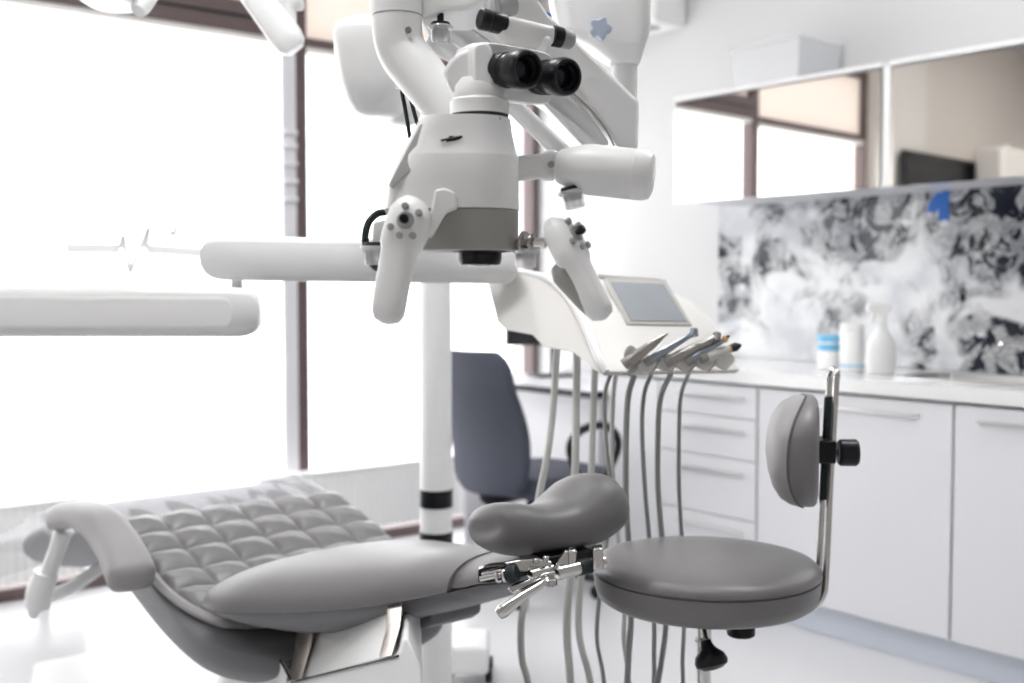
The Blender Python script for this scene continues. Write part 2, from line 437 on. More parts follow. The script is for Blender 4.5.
# ------------------------------------------------------------------ base cabinets and worktop
FX = 3.27
def handle(parent, y0, y1, z):
    mb = MB().bx(FX-.035, FX-.025, y0, y1, z-.005, z+.005)
    for y in (y0+.02, y1-.02): mb.bx(FX-.026, FX-.018, y-.005, y+.005, z-.004, z+.004)
    return mk('handle', mb, M['handle'], parent, bevel=.002)
def base_door(y0, y1, hy0, hy1, label):
    t = thing('base_cabinet', label, 'cabinet', (3.56, (y0+y1)/2, .105), 'white base cabinets')
    mk('carcass', MB().bx(FX+.002, 3.86, y0+.001, y1-.001, .105, .78).bx(FX+.002, FX+.03, y0+.001, y1-.001, .7801, .862).bx(FX+.03, 3.86, y0+.001, y0+.019, .7801, .862).bx(FX+.03, 3.86, y1-.019, y1-.001, .7801, .862), M['cab'], t)
    d = mk('door', MB().bx(FX-.018, FX, y0+.002, y1-.002, .11, .858), M['cab'], t, bevel=.002)
    handle(d, hy0, hy1, .815)
base_door(1.835, 2.60, 1.95, 2.36, 'white base cabinet under the bottles behind the stool backrest')
base_door(.60, 1.83, 1.15, 1.75, 'white base cabinet under the tap at the sink end')
t = thing('drawer_unit', 'white three-drawer base unit left of the stool backrest', 'cabinet', (3.56, 2.83, .105), 'white base cabinets')
mk('carcass', MB().bx(FX+.002, 3.86, 2.606, 3.10, .105, .862), M['cab'], t)
for (z0, z1, hz) in ((.74, .858, .815), (.585, .736, .69), (.36, .581, .53), (.11, .356, .31)):
    d = mk('drawer', MB().bx(FX-.018, FX, 2.608, 3.098, z0, z1), M['cab'], t, bevel=.002)
    handle(d, 2.66, 2.99, hz)
t = thing('filler_cabinet', 'plain white end cabinet beside the desk', 'cabinet', (3.56, 3.24, .105), 'white base cabinets')
mk('carcass', MB().bx(FX+.002, 3.86, 3.104, 3.40, .105, .862), M['cab'], t)
mk('door', MB().bx(FX-.018, FX, 3.106, 3.398, .11, .858), M['cab'], t, bevel=.002)
struct(mk('baseboard_right', MB().bx(3.30, 3.315, .6, 3.40, 0, .105), M['plinth']))
# worktop with a cut-out for the sink
SX0, SX1, SY0, SY1 = 3.40, 3.70, 1.62, 2.14
wt = MB().bx(3.24, SX0, .6, 3.41, .872, .92).bx(SX1, 3.861, .6, 3.41, .872, .92).bx(SX0, SX1, .6, SY0, .872, .92).bx(SX0, SX1, SY1, 3.41, .872, .92)
tag(mk('worktop', wt, M['top']), 'glossy white worktop over the base cabinets', 'worktop')
# sink
def rrect(cx, cy, hx, hy, r, z, n=6):
    pts = []
    for (sx, sy, a0) in ((1, 1, 0), (-1, 1, 90), (-1, -1, 180), (1, -1, 270)):
        for k in range(n+1):
            a = math.radians(a0+90*k/n)
            pts.append(Vector((cx+sx*(hx-r)+r*math.cos(a), cy+sy*(hy-r)+r*math.sin(a), z)))
    return pts
sk = MB(); cx, cy = (SX0+SX1)/2, (SY0+SY1)/2
sk.loft([rrect(cx, cy, .165, .275, .05, .9205), rrect(cx, cy, .165, .275, .05, .926), rrect(cx, cy, .145, .25, .05, .926), rrect(cx, cy, .135, .24, .05, .83), rrect(cx, cy, .11, .21, .05, .80), rrect(cx, cy, .02, .02, .015, .795)], cap0=False)
t = thing('sink', 'steel inset sink in the white worktop', 'sink', (cx, cy, .79))
mk('basin', sk, M['handle'], t)
mk('drain', MB().lathe([(.001, .0), (.03, 0), (.032, .003), (.02, .004), (.001, .003)], (cx, cy, .797), (0, 0, 1), 20), M['chrome'], t)
# tap
t = thing('tap', 'chrome mixer tap at the right edge on the worktop', 'tap', (3.72, 1.80, .92))
b0 = Vector((3.72, 1.80, .9205))
mk('body', MB().lathe([(.028, 0), (.028, .008), (.022, .012), (.022, .12), (.018, .13), (.001, .131)], b0, U, 24), M['chrome'], t)
mk('spout', MB().tube([b0+Vector((0, 0, .08)), b0+Vector((-.06, .02, .13)), b0+Vector((-.13, .05, .125)), b0+Vector((-.16, .06, .09))], [.014, .013, .012, .012], 14, smooth=5), M['chrome'], t)
mk('lever', MB().tube([b0+Vector((0, 0, .135)), b0+Vector((.02, -.02, .17)), b0+Vector((.0, -.05, .185))], [.016, .010, .007], 12, smooth=4), M['chrome'], t)

# things on the worktop
def onz(px, py, z):
    d = cam_rot @ Vector(((px-CX)/FPX, (CY-py)/FPX, -1)); tt = (z-CAMH)/d.z
    return CAM+d*tt
def atx(px, x, z):
    d = cam_rot @ Vector(((px-CX)/FPX, 0, -1)); tt = x/d.x
    return Vector((x, d.y*tt, z))
WZ = .9205
p = atx(830, 3.56, WZ)
t = thing('wipes_canister', 'short white canister with a blue lid beside the taller one', 'canister', p)
mk('body', MB().lathe([(.040, 0), (.044, .004), (.044, .10), (.041, .104)], p, U, 32), M['white'], t)
mk('lid', MB().lathe([(.043, .1045), (.0455, .107), (.0455, .125), (.042, .13), (.001, .13)], p, U, 32), M['lblue'], t)
mk('band', MB().lathe([(.0446, .072), (.0446, .097)], p, U, 32), M['lblue'], t)
p = atx(852, 3.52, WZ)
t = thing('tall_canister', 'tall plain white canister between short canister and spray bottle', 'canister', p)
mk('body', MB().lathe([(.040, 0), (.043, .004), (.043, .148), (.040, .152)], p, U, 32), M['white'], t)
mk('lid', MB().lathe([(.041, .1525), (.0445, .155), (.0445, .174), (.041, .178), (.001, .178)], p, U, 32), M['white'], t)
mk('band', MB().lathe([(.0436, .020), (.0436, .026)], p, U, 32), M['lblue'], t)
p = atx(881, 3.50, WZ)
t = thing('spray_bottle', 'white trigger spray bottle on the worktop', 'bottle', p)
bb = MB()
sec = [(.046, .028, 0), (.052, .032, .006), (.053, .033, .07), (.050, .032, .105), (.036, .027, .135), (.020, .018, .16), (.015, .015, .175), (.015, .015, .185)]
dY = R
dX = F
bb.loft([[p+dY*a*math.cos(2*PI*k/28)+dX*b*math.sin(2*PI*k/28)+U*h for k in range(28)] for a, b, h in sec])
mk('bottle_body', bb, M['whitem'], t)
mk('collar', MB().lathe([(.018, .183), (.019, .186), (.019, .205), (.016, .208)], p, U, 24), M['white'], t)
hd = [p-dX*.012+dY*a+U*z for a, z in ((-.055, .236), (-.052, .222), (-.018, .216), (-.014, .205), (.016, .205), (.022, .225), (.038, .238), (.030, .252), (-.01, .257), (-.05, .250))]
mk('spray_head', MB().prism(hd, dX*.024), M['white'], t, bevel=.004)
mk('trigger', MB().prism([p-dX*.006+dY*a+U*z for a, z in ((-.020, .216), (-.030, .216), (-.046, .175), (-.040, .172), (-.024, .198))], dX*.012), M['white'], t, bevel=.002)

# plastic box on the upper cabinet
t = thing('storage_box', 'translucent plastic storage box on top of the mirrored cabinet', 'box', (3.73, 2.84, 2.025))
x0, x1, y0, y1, z0, z1 = 3.585, 3.85, 2.69, 3.0, 2.0255, 2.19
def taper(z, k): return [Vector((a, b, z)) for a, b in ((x0-k, y0-k), (x1+k*.3, y0-k), (x1+k*.3, y1+k), (x0-k, y1+k))]
sb = MB().loft([taper(z0, 0), taper(z1, .012), taper(z1, .009), taper(z0+.003, -.003)], cap0=True, cap1=True)
mk('tub', sb, M['boxp'], t, bevel=.004)
mk('lid', MB().loft([taper(z1+.001, .017), taper(z1+.014, .017), taper(z1+.018, .010)]), M['boxp'], t, bevel=.003)
pz = z0+.006
for i in range(3):
    a = .05*i
    o = tag(mk('paper_packet', MB().bx(3.60+.003*i, 3.83, 2.71+.095*i, 2.79+.095*i, pz, pz+.10+.015*(i % 2)), M['paper'], bevel=.006),
        ('white paper packet inside the storage box, nearest the tap end', 'white paper packet in the middle of the storage box', 'white paper packet inside the storage box, nearest the windows')[i], 'packet', 'packets in the storage box')
tag(mk('flat_case', MB().bx(3.56, 3.80, 3.04, 3.24, 2.0255, 2.045), M['black'], bevel=.004), 'thin dark flat case on the mirrored cabinet beside the storage box', 'case')

# white box-like unit high on the cabinet wall
t = thing('wall_unit', 'white box-shaped unit high on the wall at the top edge', 'appliance', (3.78, 3.88, 2.40))
mk('housing', MB().bx(3.66, 3.869, 3.52, 4.25, 2.425, 2.72), M['white'], t, bevel=.03, bseg=4)
mk('louvre', MB().bx(3.675, 3.76, 3.59, 4.18, 2.418, 2.424), M['midgrey'], t)

# things reflected in the mirrors: screen and pale unit on the far wall
t = thing('wall_screen', 'dark flat screen before the cream pillar, seen only in the mirror', 'screen', (-1.25, 4.34, 1.55))
mk('panel', MB().bx(-1.91, -.60, 4.335, 4.37, 1.52, 2.26), M['black'], t, bevel=.006)
mk('display', MB().bx(-1.88, -.63, 4.331, 4.3345, 1.55, 2.225), M['blackg'], t)
mk('bracket', MB().bx(-1.0, -.75, 4.371, 4.399, 1.75, 2.0), M['black'], t)
t = thing('pale_wall_box', 'pale rounded box seen in the mirror beside the dark screen', 'appliance', (-2.1, YW-.25, 1.75))
mk('housing', MB().bx(-2.75, -1.66, 4.06, 4.30, 1.70, 2.36), M['cream'], t, bevel=.05, bseg=5)
mk('mounting', MB().bx(-2.60, -2.0, 4.30, YW-.001, 1.80, 2.1), M['cream'], t)
mk('knob', MB().cyl((-1.95, 4.16, 2.36), (-1.95, 4.16, 2.40), .03, 20, ch=.006), M['cream'], t)

# ------------------------------------------------------------------ desk, monitor, office chair
t = thing('desk', 'corner desk with dark top and white panels behind the office chair', 'desk', (3.55, 4.0, 0))
mk('desktop', MB().bx(3.185, 3.86, 3.425, 4.395, .765, .79), M['cab'], t, bevel=.003)
mk('edge_band', MB().bx(3.177, 3.184, 3.42, 4.40, .762, .79).bx(3.177, 3.86, 3.417, 3.424, .762, .79), M['black'], t)
mk('front_panel', MB().bx(3.30, 3.318, 3.44, 4.36, .12, .764), M['cab'], t, bevel=.002)
mk('side_panel', MB().bx(3.22, 3.84, 3.425, 3.443, 0, .764), M['cab'], t, bevel=.002)
mk('side_panel', MB().bx(3.22, 3.84, 4.362, 4.38, 0, .764), M['cab'], t, bevel=.002)
t = thing('monitor', 'dark computer monitor on the corner desk by the window', 'monitor', (3.5, 4.05, .79))
q = V(541, 320, 5.45); q.z = .79
mX = (R*.93+F*.36).normalized(); mY = U.cross(mX)
ctr = Vector((q.x, q.y, 1.085))
mk('panel', MB().box(ctr, .185, .016, .135, mX, mY, U), M['black'], t, bevel=.006)
mk('display', MB().box(ctr-mY*.0175, .176, .001, .124, mX, mY, U), M['blackg'], t)
mk('stand', MB().box(Vector((q.x, q.y, .90))+mX*.08+mY*.03, .016, .012, .105, mX, mY, U), M['black'], t, bevel=.004)
mk('base', MB().box(Vector((q.x, q.y, .797))+mX*.08+mY*.03, .11, .08, .006, mX, mY, U), M['black'], t, bevel=.003)

t = thing('office_chair', 'dark blue-grey office chair facing the corner desk', 'chair', (2.78, 3.55, 0))
OC = R*.085+F*4.47
fx = (R*.74+F*.67).normalized()             # chair faces this way
sx = Vector((fx.y, -fx.x, 0))                       # its right-hand side
def oc(a, b, z): return OC+sx*a+fx*b+U*z
# backrest: curved shell, wider at the shoulders, waisted
def back_pt(u, v, off):
    z = .43+.56*v
    hw = .215+.018*math.sin(v*PI) - .02*(1-v)**2
    if v > .86: hw -= .06*((v-.86)/.14)**2.4
    if v < .12: hw -= .06*((.12-v)/.12)**2
    a = (u*2-1)*hw
    lum = .05*math.sin(min(1, v*1.35)*PI)
    b = -.22+lum*.8-.10*v+.05*(1-(u*2-1)**2)*-1+off
    return oc(a, b, z)
n1, n2 = 14, 18
rings = []
fr_ = [[back_pt(i/n1, j/n2, 0) for i in range(n1+1)] for j in range(n2+1)]
bk_ = [[back_pt(i/n1, j/n2, -.035) for i in range(n1+1)] for j in range(n2+1)]
mk('backrest', MB().loft([fr_[j]+bk_[j][::-1] for j in range(n2+1)]), M['chairfab'], t, bevel=.008)
mk('seat', MB().loft([[oc(a*s, b*s+.04, z) for a, b in [(.25*sgnpow(math.cos(2*PI*k/32), .55), .25*sgnpow(math.sin(2*PI*k/32), .55)) for k in range(32)]] for s, z in ((.9, .41), (1, .43), (1, .47), (.93, .495), (.6, .505))]), M['chairfab'], t)
mk('spine', MB().tube([oc(0, -.08, .40), oc(0, -.24, .40), oc(0, -.25, .46), oc(0, -.235, .50)], .024, 12, smooth=5), M['black'], t)
for s in (-1, 1):
    arm = MB().tube([oc(.20*s, -.02, .43), oc(.29*s, -.02, .46), oc(.31*s, -.10, .62), oc(.30*s, -.02, .685), oc(.30*s, .12, .685), oc(.31*s, .17, .60), oc(.29*s, .08, .46), oc(.20*s, .06, .43)], .016, 12, smooth=6)
    mk('armrest', arm, M['black'], t)
mk('gas_column', MB().cyl(oc(0, 0, .10), oc(0, 0, .41), .026, 20), M['black'], t)
st5 = MB()
for k in range(5):
    a = 2*PI*k/5+.35
    d = sx*math.cos(a)+fx*math.sin(a)
    st5.tube([oc(0, 0, .115), oc(0, 0, .10)+d*.15, oc(0, 0, .075)+d*.29], [.03, .022, .015], 10, smooth=3)
    w = oc(0, 0, .028)+d*.29
mk('star_base', st5, M['black'], t)
for k in range(5):
    a = 2*PI*k/5+.35
    d = sx*math.cos(a)+fx*math.sin(a); e = U.cross(d)
    w = oc(0, 0, .030)+d*.29
    mk('caster', MB().cyl(w-e*.022, w+e*.022, .029, 20, ch=.005).cyl(w+U*.02, w+U*.045, .01, 10), M['black'], t)

# ------------------------------------------------------------------ white column of the unit, floor box
cp = V(436.5, 640, 3.2); CXY = Vector((cp.x, cp.y, 0))
t = thing('unit_column', 'round white column with two black straps behind the dental chair', 'column', CXY)
mk('tube', MB().cyl(CXY+U*.06, CXY+U*1.66, .0455, 36, ch=.004), M['whitem'], t)
mk('foot_flange', MB().lathe([(.10, 0), (.10, .02), (.085, .035), (.052, .058), (.047, .07)], CXY+U*.001, U, 36), M['whitem'], t)
for (ya, yb) in ((490, 508), (533, 548)):
    za = V(436.5, ya, 3.16).z; zb = V(436.5, yb, 3.16).z
    mk('strap', MB().lathe([(.0458, zb), (.0480, zb+.001), (.0480, za-.001), (.0458, za)], CXY, U, 36), M['black'], t)
# lamp arms at the top of the column
t2 = t
# floor unit box with caster next to column
bp = onz(474, 676, .0)
t = thing('foot_control', 'white box on a dark caster on the floor beside the column', 'foot control', bp)
mk('housing', MB().box(bp+U*.080-R*.012, .060, .10, .045, R, F, U), M['white'], t, bevel=.015)
for s in (-1, 1):
    w = bp+R*.045-F*.06*s+U*.0235
    mk('caster', MB().cyl(w-R*.010, w+R*.014, .022, 20, ch=.004), M['black'], t)
w = bp-R*.07+U*.0235
mk('caster', MB().cyl(w-R*.010, w+R*.010, .022, 20, ch=.004), M['black'], t)

# ------------------------------------------------------------------ dental chair
CHX = 1.18
chair = thing('dental_chair', 'grey upholstered dental chair, reclined, with quilted seat and horseshoe headrest', 'dental chair', (CHX, 2.2, 0))
def interp(tab, y):
    tab = sorted(tab)
    if y <= tab[0][0]: return tab[0][1:]
    for a, b in zip(tab[:-1], tab[1:]):
        if y <= b[0]:
            t_ = (y-a[0])/(b[0]-a[0]); return tuple(p+(q-p)*t_ for p, q in zip(a[1:], b[1:]))
    return tab[-1][1:]
def dense(tab, n=5):
    """Catmull-Rom through the stations"""
    pts = sorted(tab); out = []
    P = [pts[0]]+pts+[pts[-1]]
    for i in range(1, len(P)-2):
        for k in range(n):
            t_ = k/n; a, b, c, d = P[i-1], P[i], P[i+1], P[i+2]
            out.append(tuple(.5*(2*bb+(cc-aa)*t_+(2*aa-5*bb+4*cc-dd)*t_*t_+(3*bb-aa-3*cc+dd)*t_**3) for aa, bb, cc, dd in zip(a, b, c, d)))
    out.append(pts[-1]); return out
# seat / leg-rest shell: y, top, bottom, half width
SHELL = [(1.96, .50, .46, .16), (1.99, .51, .43, .22), (2.06, .522, .40, .27), (2.16, .545, .375, .298), (2.3, .585, .365, .303), (2.45, .630, .372, .30),
         (2.6, .672, .40, .295), (2.74, .690, .455, .29), (2.88, .672, .485, .285), (3.02, .635, .462, .28), (3.2, .588, .42, .27), (3.4, .53, .375, .255), (3.56, .475, .345, .235), (3.70, .43, .33, .20), (3.74, .41, .34, .14)]
SD = dense(SHELL, 4)
def shell_ring(y, zt, zb, hw):
    ring = []; n = 40
    zm = zt-.035 if zt-zb > .08 else (zt+zb)/2
    for k in range(n):
        a = 2*PI*k/n; c, s_ = math.cos(a), math.sin(a)
        if s_ >= 0: ring.append(Vector((CHX+hw*sgnpow(c, 2/4.5), y, zm+(zt-zm)*sgnpow(s_, 2/4.5))))
        else: ring.append(Vector((CHX+hw*sgnpow(c, 2/2.6), y, zm+(zm-zb)*sgnpow(s_, 2/1.9))))
    return ring
mk('seat_shell', MB().loft([shell_ring(*s) for s in SD]), M['leatherd'], chair, sharp=80)
def shell_top(y): return interp([(s[0], s[1]) for s in SD], y)[0]
# quilted cushion
QY0, QY1, QHW = 2.055, 2.575, .292
def sq(u, v, k=.30):
    return u*math.sqrt(1-k*v*v*.5*1.0), v*math.sqrt(1-k*u*u*.5*1.0)
NCX, NCY = 6, 6
def quilt_pt(i, j):
    u, v = i*2-1, j*2-1
    a, b = sq(u, v, .72 if v < 0 else .12)
    x = CHX+a*QHW/.98; y = (QY0+QY1)/2+b*(QY1-QY0)/2
    e = min(1-abs(u), 1-abs(v))
    edge = min(1.0, max(0, e)/.05)
    puff = (abs(math.sin(PI*NCX*(u+1)/2))*abs(math.sin(PI*NCY*(v+1)/2)))
    puff = puff**.33
    crease = .0035*math.sin(31*u+17*v)*math.sin(23*v-9*u)*puff*.4
    z = shell_top(y)+.004+.010*math.sqrt(edge)+.021*puff*min(1, edge*1.5)+crease
    return Vector((x, y, z))
mk('seat_cushion', MB().grid(quilt_pt, 132, 132), M['quilt'], chair, sharp=180)
bd = []
for k in range(160):
    s_ = k/160*4
    if s_ < 1: u, v = -1+2*s_, -1
    elif s_ < 2: u, v = 1, -1+2*(s_-1)
    elif s_ < 3: u, v = 1-2*(s_-2), 1
    else: u, v = -1, 1-2*(s_-3)
    p_ = quilt_pt((u+1)/2, (v+1)/2); bd.append(p_+U*.004)
near = bd[118:160]+bd[0:42]
mk('piping', MB().tube(near, .0105, 8), M['leatherl'], chair)
far = bd[40:120]
mk('binding', MB().tube(far, .0055, 8), M['thread'], chair)
# clear foil over the leg rest
def foil_pt(i, j):
    y = 2.50+1.32*j
    a = (i*2-1)
    hw = .315+.01*math.sin(9*y)
    sd = max(0, abs(a)-.88)/.12
    x = CHX+a*hw
    yy = min(y, 3.70)
    z = shell_top(yy)+.018+.003*math.sin(12*a+9*y)*math.sin(11*y+4*a)+.0022*math.sin(21*a+6*y)-(.03+.12*min(1, max(0, y-2.6)/.4))*sd**1.5
    if y > 3.7: z -= (y-3.7)*.7
    return Vector((x, y, z))
mk('foot_cover', MB().grid(foil_pt, 60, 60), M['foil'], chair, sharp=180)

# backrest: y, half width, top, seam, bottom
BX = 1.20
BACK = [(2.130, .235, .628, .602, .594), (2.120, .280, .642, .597, .580), (2.088, .312, .663, .592, .562), (2.0, .310, .688, .598, .546), (1.9, .270, .706, .612, .545), (1.8, .226, .721, .630, .570),
        (1.7, .180, .736, .652, .608), (1.6, .138, .756, .682, .646), (1.525, .116, .762, .707, .678)]
BD = dense(BACK, 4)
def pad_ring(y, hw, zt, zs, zb, n=28):
    r_ = []
    for k in range(n+1):
        a = PI*k/n; c, s_ = math.cos(a), math.sin(a)
        r_.append(Vector((BX+hw*sgnpow(c, 2/2.7), y, zs+(zt-zs)*(1-.25*max(0, c))*sgnpow(s_, 2/2.1))))
    return r_
def bshell_ring(y, hw, zt, zs, zb, n=28):
    r_ = []
    for k in range(n+1):
        a = PI+PI*k/n; c, s_ = math.cos(a), math.sin(a)
        r_.append(Vector((BX+(hw-.004)*sgnpow(c, 2/3.2), y, zs-.003+(zs-.003-zb)*sgnpow(s_, 2/1.7))))
    return r_
mk('backrest', MB().loft([pad_ring(*s) for s in BD]), M['leather'], chair, sharp=75)
NECK = [(1.365, .05, .785, .766, .758), (1.375, .068, .789, .760, .745), (1.40, .088, .785, .745, .728), (1.46, .096, .773, .730, .706), (1.50, .102, .764, .716, .690), (1.545, .108, .757, .706, .676)]
ND = dense(NECK, 4)
BALL = sorted([s for s in BD] + [s for s in ND if s[0] < 1.515])
mk('backrest_shell', MB().loft([bshell_ring(*s) for s in BALL]), M['leatherd'], chair, sharp=75)
mk('neck', MB().loft([pad_ring(*s) for s in ND]), M['leather'], chair, sharp=75)
sm = [Vector((BX-s[1]-.0005, s[0], s[3]-.0015)) for s in BD]
mk('seam', MB().tube(sm, .0022, 6), M['thread'], chair)

# headrest: saddle swept across the chair
def hr_section(x, zc, th, dy, tilt, yc, ang, n=28):
    """section normal to the sweep; ang tips the pad over as the wings curl up"""
    r_ = []
    tx = Vector((math.cos(ang), 0, math.sin(ang))); nz = Vector((-math.sin(ang), 0, math.cos(ang)))
    yv = Vector((0, math.cos(tilt), math.sin(tilt))); nn = (nz*math.cos(tilt) - Vector((0, math.sin(tilt), 0))*1.0).normalized()
    for k in range(n):
        a = 2*PI*k/n
        r_.append(Vector((x, yc, zc))+yv*dy*sgnpow(math.cos(a), 2/2.4)+nn*th*sgnpow(math.sin(a), 2/2.2))
    return r_
HR = [(-.130, .016, .004, .020), (-.127, .017, .020, .044), (-.118, .015, .032, .058), (-.095, .007, .039, .070), (-.06, -.004, .041, .076), (-.02, -.008, .042, .080), (.02, -.006, .046, .084),
      (.06, .004, .055, .088), (.09, .016, .058, .087), (.112, .026, .052, .076), (.126, .032, .036, .056), (.131, .034, .008, .024)]
HD = dense(HR, 3)
rings = []
for i, (x, z, th, dy) in enumerate(HD):
    a_, b_ = HD[max(0, i-1)], HD[min(len(HD)-1, i+1)]
    ang = math.atan2(b_[1]-a_[1], b_[0]-a_[0])
    rings.append(hr_section(BX-.014+x, .834+z, th, dy, -.22, 1.385, ang))
head = mk('headrest', MB().loft(rings), M['leather'], chair, sharp=100)
mk('headrest_mount', MB().box(V(556, 554, 1.80), .05, .035, .008, Vector((1, 0, 0)), Vector((0, 1, 0)), U), M['black'], chair, bevel=.003)

# headrest hinge
D0 = 1.70
def hp(px, py, dd=0): return V(px, py, D0+dd)
br = mk('headrest_hinge', MB().prism([hp(*q) for q in ((504, 563), (520, 560), (537, 559), (552, 562), (552, 568), (536, 571), (518, 572))], F*.012), M['chrome'], chair, bevel=.0025)
mk('hinge_plate', MB().prism([hp(q[0], q[1], -.012) for q in ((507, 589), (514, 585), (524, 582), (545, 573), (555, 571), (556, 577), (543, 584), (524, 593), (512, 594))], F*.012), M['chrome'], br, bevel=.0025)
mk('hinge_slot', MB().prism([hp(q[0], q[1], .018) for q in ((478, 570), (490, 566), (512, 564), (548, 562), (552, 574), (515, 577), (490, 583), (478, 583))], F*.02), M['blackg'], br, bevel=.002)
mk('rod', MB().cyl(hp(480, 579, .012), hp(516, 572, .0), .0042, 14).cyl(hp(482, 575, .014), hp(516, 568, .004), .0035, 14), M['chrome'], br)
mk('collar', MB().cyl(hp(508, 575, -.004), hp(517, 573, -.010), .0135, 22, ch=.002), M['cable'], br)
mk('collar_ring', MB().cyl(hp(503, 576, -.001), hp(507, 575, -.003), .0110, 20, ch=.0015).cyl(hp(497, 577.5, .001), hp(499, 577, .0), .0095, 18), M['chrome'], br)
for q in ((536, 558), (546, 556)): mk('screw', MB().cyl(hp(q[0], q[1]+5, -.002), hp(q[0], q[1], -.002), .0052, 14, ch=.001), M['chrome'], br)
mk('pivot', MB().cyl(hp(530, 575, -.012), hp(552, 569, .01), .0085, 16, ch=.001), M['chrome'], br)
lv = MB().tube([hp(549, 580, -.02), hp(535, 589, -.028), hp(515, 602, -.036), hp(503, 611, -.04), hp(498, 615, -.042)], [.006, .006, .0085, .0115, .008], 14, smooth=4, ell=.8)
lever = mk('lever', lv, M['chrome'], br)
mk('lever_boss', MB().cyl(hp(549, 578, -.018), hp(549, 586, -.018), .0125, 22, ch=.002), M['chrome'], br)
tb = MB().cyl(hp(556, 573, -.002), hp(604, 562, .045), .0110, 24, ch=.002)
mk('hinge_barrel', tb, M['chrome'], br)
mk('barrel_band', MB().cyl(hp(578, 568, .02), hp(590, 565.3, .032), .0125, 24), M['cable'], br)
mk('hinge_web', MB().prism([hp(q[0], q[1], .004) for q in ((552, 576), (562, 578), (569, 571), (568, 551), (565, 551), (556, 564))], F*.01), M['chrome'], br, bevel=.002)
for (xa, xb, yt, yb) in ((568, 577, 551, 576), (593, 604, 549, 571)):
    mk('hinge_strap', MB().prism([hp(xa, yt, .005), hp(xb, yt-1, .01), hp(xb, yb-2, .01), hp(xa, yb, .005)], F*.03), M['chrome'], br, bevel=.004)

# near armrest: arched pad on a white bracket
AP = [V(134, 583, 2.31), V(126, 562, 2.36), V(114, 540, 2.43), V(99, 522, 2.50), V(82, 514, 2.58), V(66, 516, 2.66), V(56, 524, 2.72)]
rings = []
path = smooth_path(AP, 6)
for i, p_ in enumerate(path):
    f_ = i/(len(path)-1)
    tv = (path[min(i+1, len(path)-1)]-path[max(i-1, 0)]).normalized()
    wv = Vector((1, 0, 0)); wv = (wv-tv*wv.dot(tv)).normalized(); nv = tv.cross(wv)
    w_ = .050-.012*f_; h_ = .036-.008*f_
    endf = min(1, (i+.35)/1.6)*min(1, (len(path)-1-i+.35)/4)
    endf = math.sqrt(endf)
    rings.append([p_+wv*w_*endf*sgnpow(math.cos(2*PI*k/28), 2/3.2)+nv*h_*endf*sgnpow(math.sin(2*PI*k/28), 2/3.2) for k in range(28)])
am = mk('armrest', MB().loft(rings), M['leatherl'], chair, sharp=60)
sp = [V(64, 530, 2.72), V(56, 552, 2.74), V(48, 574, 2.75)]
mk('armrest_post', MB().tube(sp, [.022, .019, .021], 16, smooth=5), M['whitem'], am)
slv = [V(46, 572, 2.75), V(40, 592, 2.755), V(37, 606, 2.76)]
mk('armrest_sleeve', MB().tube(slv, [.030, .033, .031], 18, smooth=5).tube([V(40, 598, 2.755), V(70, 588, 2.95), Vector((1.05, 3.02, .50))], .018, 12, smooth=4), M['whitem'], am)
mk('armrest_tip', MB().tube([V(36, 604, 2.76), V(33, 617, 2.765)], [.022, .010], 14), M['whitem'], am)

# support under the backrest: plate, two steel straps, white housing
def side(px, py, x):
    d = cam_rot @ Vector(((px-CX)/FPX, (CY-py)/FPX, -1)); tt = x/d.x
    return CAM+d*tt
PX = 1.0
def lean(q, ytop, ybot): return side(q[0], q[1], PX+.05*max(0, min(1, (ybot-q[1])/(ybot-ytop))))
mk('support_plate', MB().prism([lean((308, 634), 634, 681), lean((396, 612), 612, 656), lean((392, 656), 612, 656), lean((299, 681), 634, 681)], (.14, .21, 0)), M['white'], chair, bevel=.003)
for yt, yb, q in ((626, 682, ((302, 626), (319, 624), (316, 644), (306, 679), (290, 682), (299, 650))), (606, 658, ((392, 608), (407, 606), (405, 626), (397, 655), (384, 658), (390, 636)))):
    mk('support_strap', MB().prism([lean(p_, yt, yb)-Vector((.010, 0, 0)) for p_ in q], (.15, .225, 0)), M['brushed'], chair, bevel=.002)
hs = [side(*q, PX-.004) for q in ((262, 664), (281, 660), (292, 683), (398, 656), (403, 640), (407, 638), (421, 667), (424, 720))]
bt = hs[-1].copy(); z_ = .06
outline = hs+[Vector((PX-.004, hs[-1].y+.05, z_)), Vector((PX-.004, 2.42, z_)), Vector((PX-.004, 2.40, .22)), Vector((PX-.004, 2.22, .385))]
mk('base_housing', MB().prism(outline, (.18, .27, 0)), M['whitem'], chair, bevel=.006)
mk('shadow_gap', MB().tube([side(280, 660, PX-.006), side(292, 682, PX-.006), side(398, 656, PX-.006)], .0022, 6), M['black'], chair)
mk('cross_bar', MB().prism([side(*q, 1.16) for q in ((404, 616), (431, 610), (431, 624), (424, 629), (404, 630))], (.12, 0, 0)), M['leatherd'], chair, bevel=.008)
fp = [Vector((a, b, .001)) for a, b in ((.80, 1.55), (1.56, 1.55), (1.62, 2.9), (1.40, 3.62), (.98, 3.62), (.74, 2.9))]
mk('floor_plate', MB().prism(fp, (0, 0, .05)), M['whitem'], chair, bevel=.015)

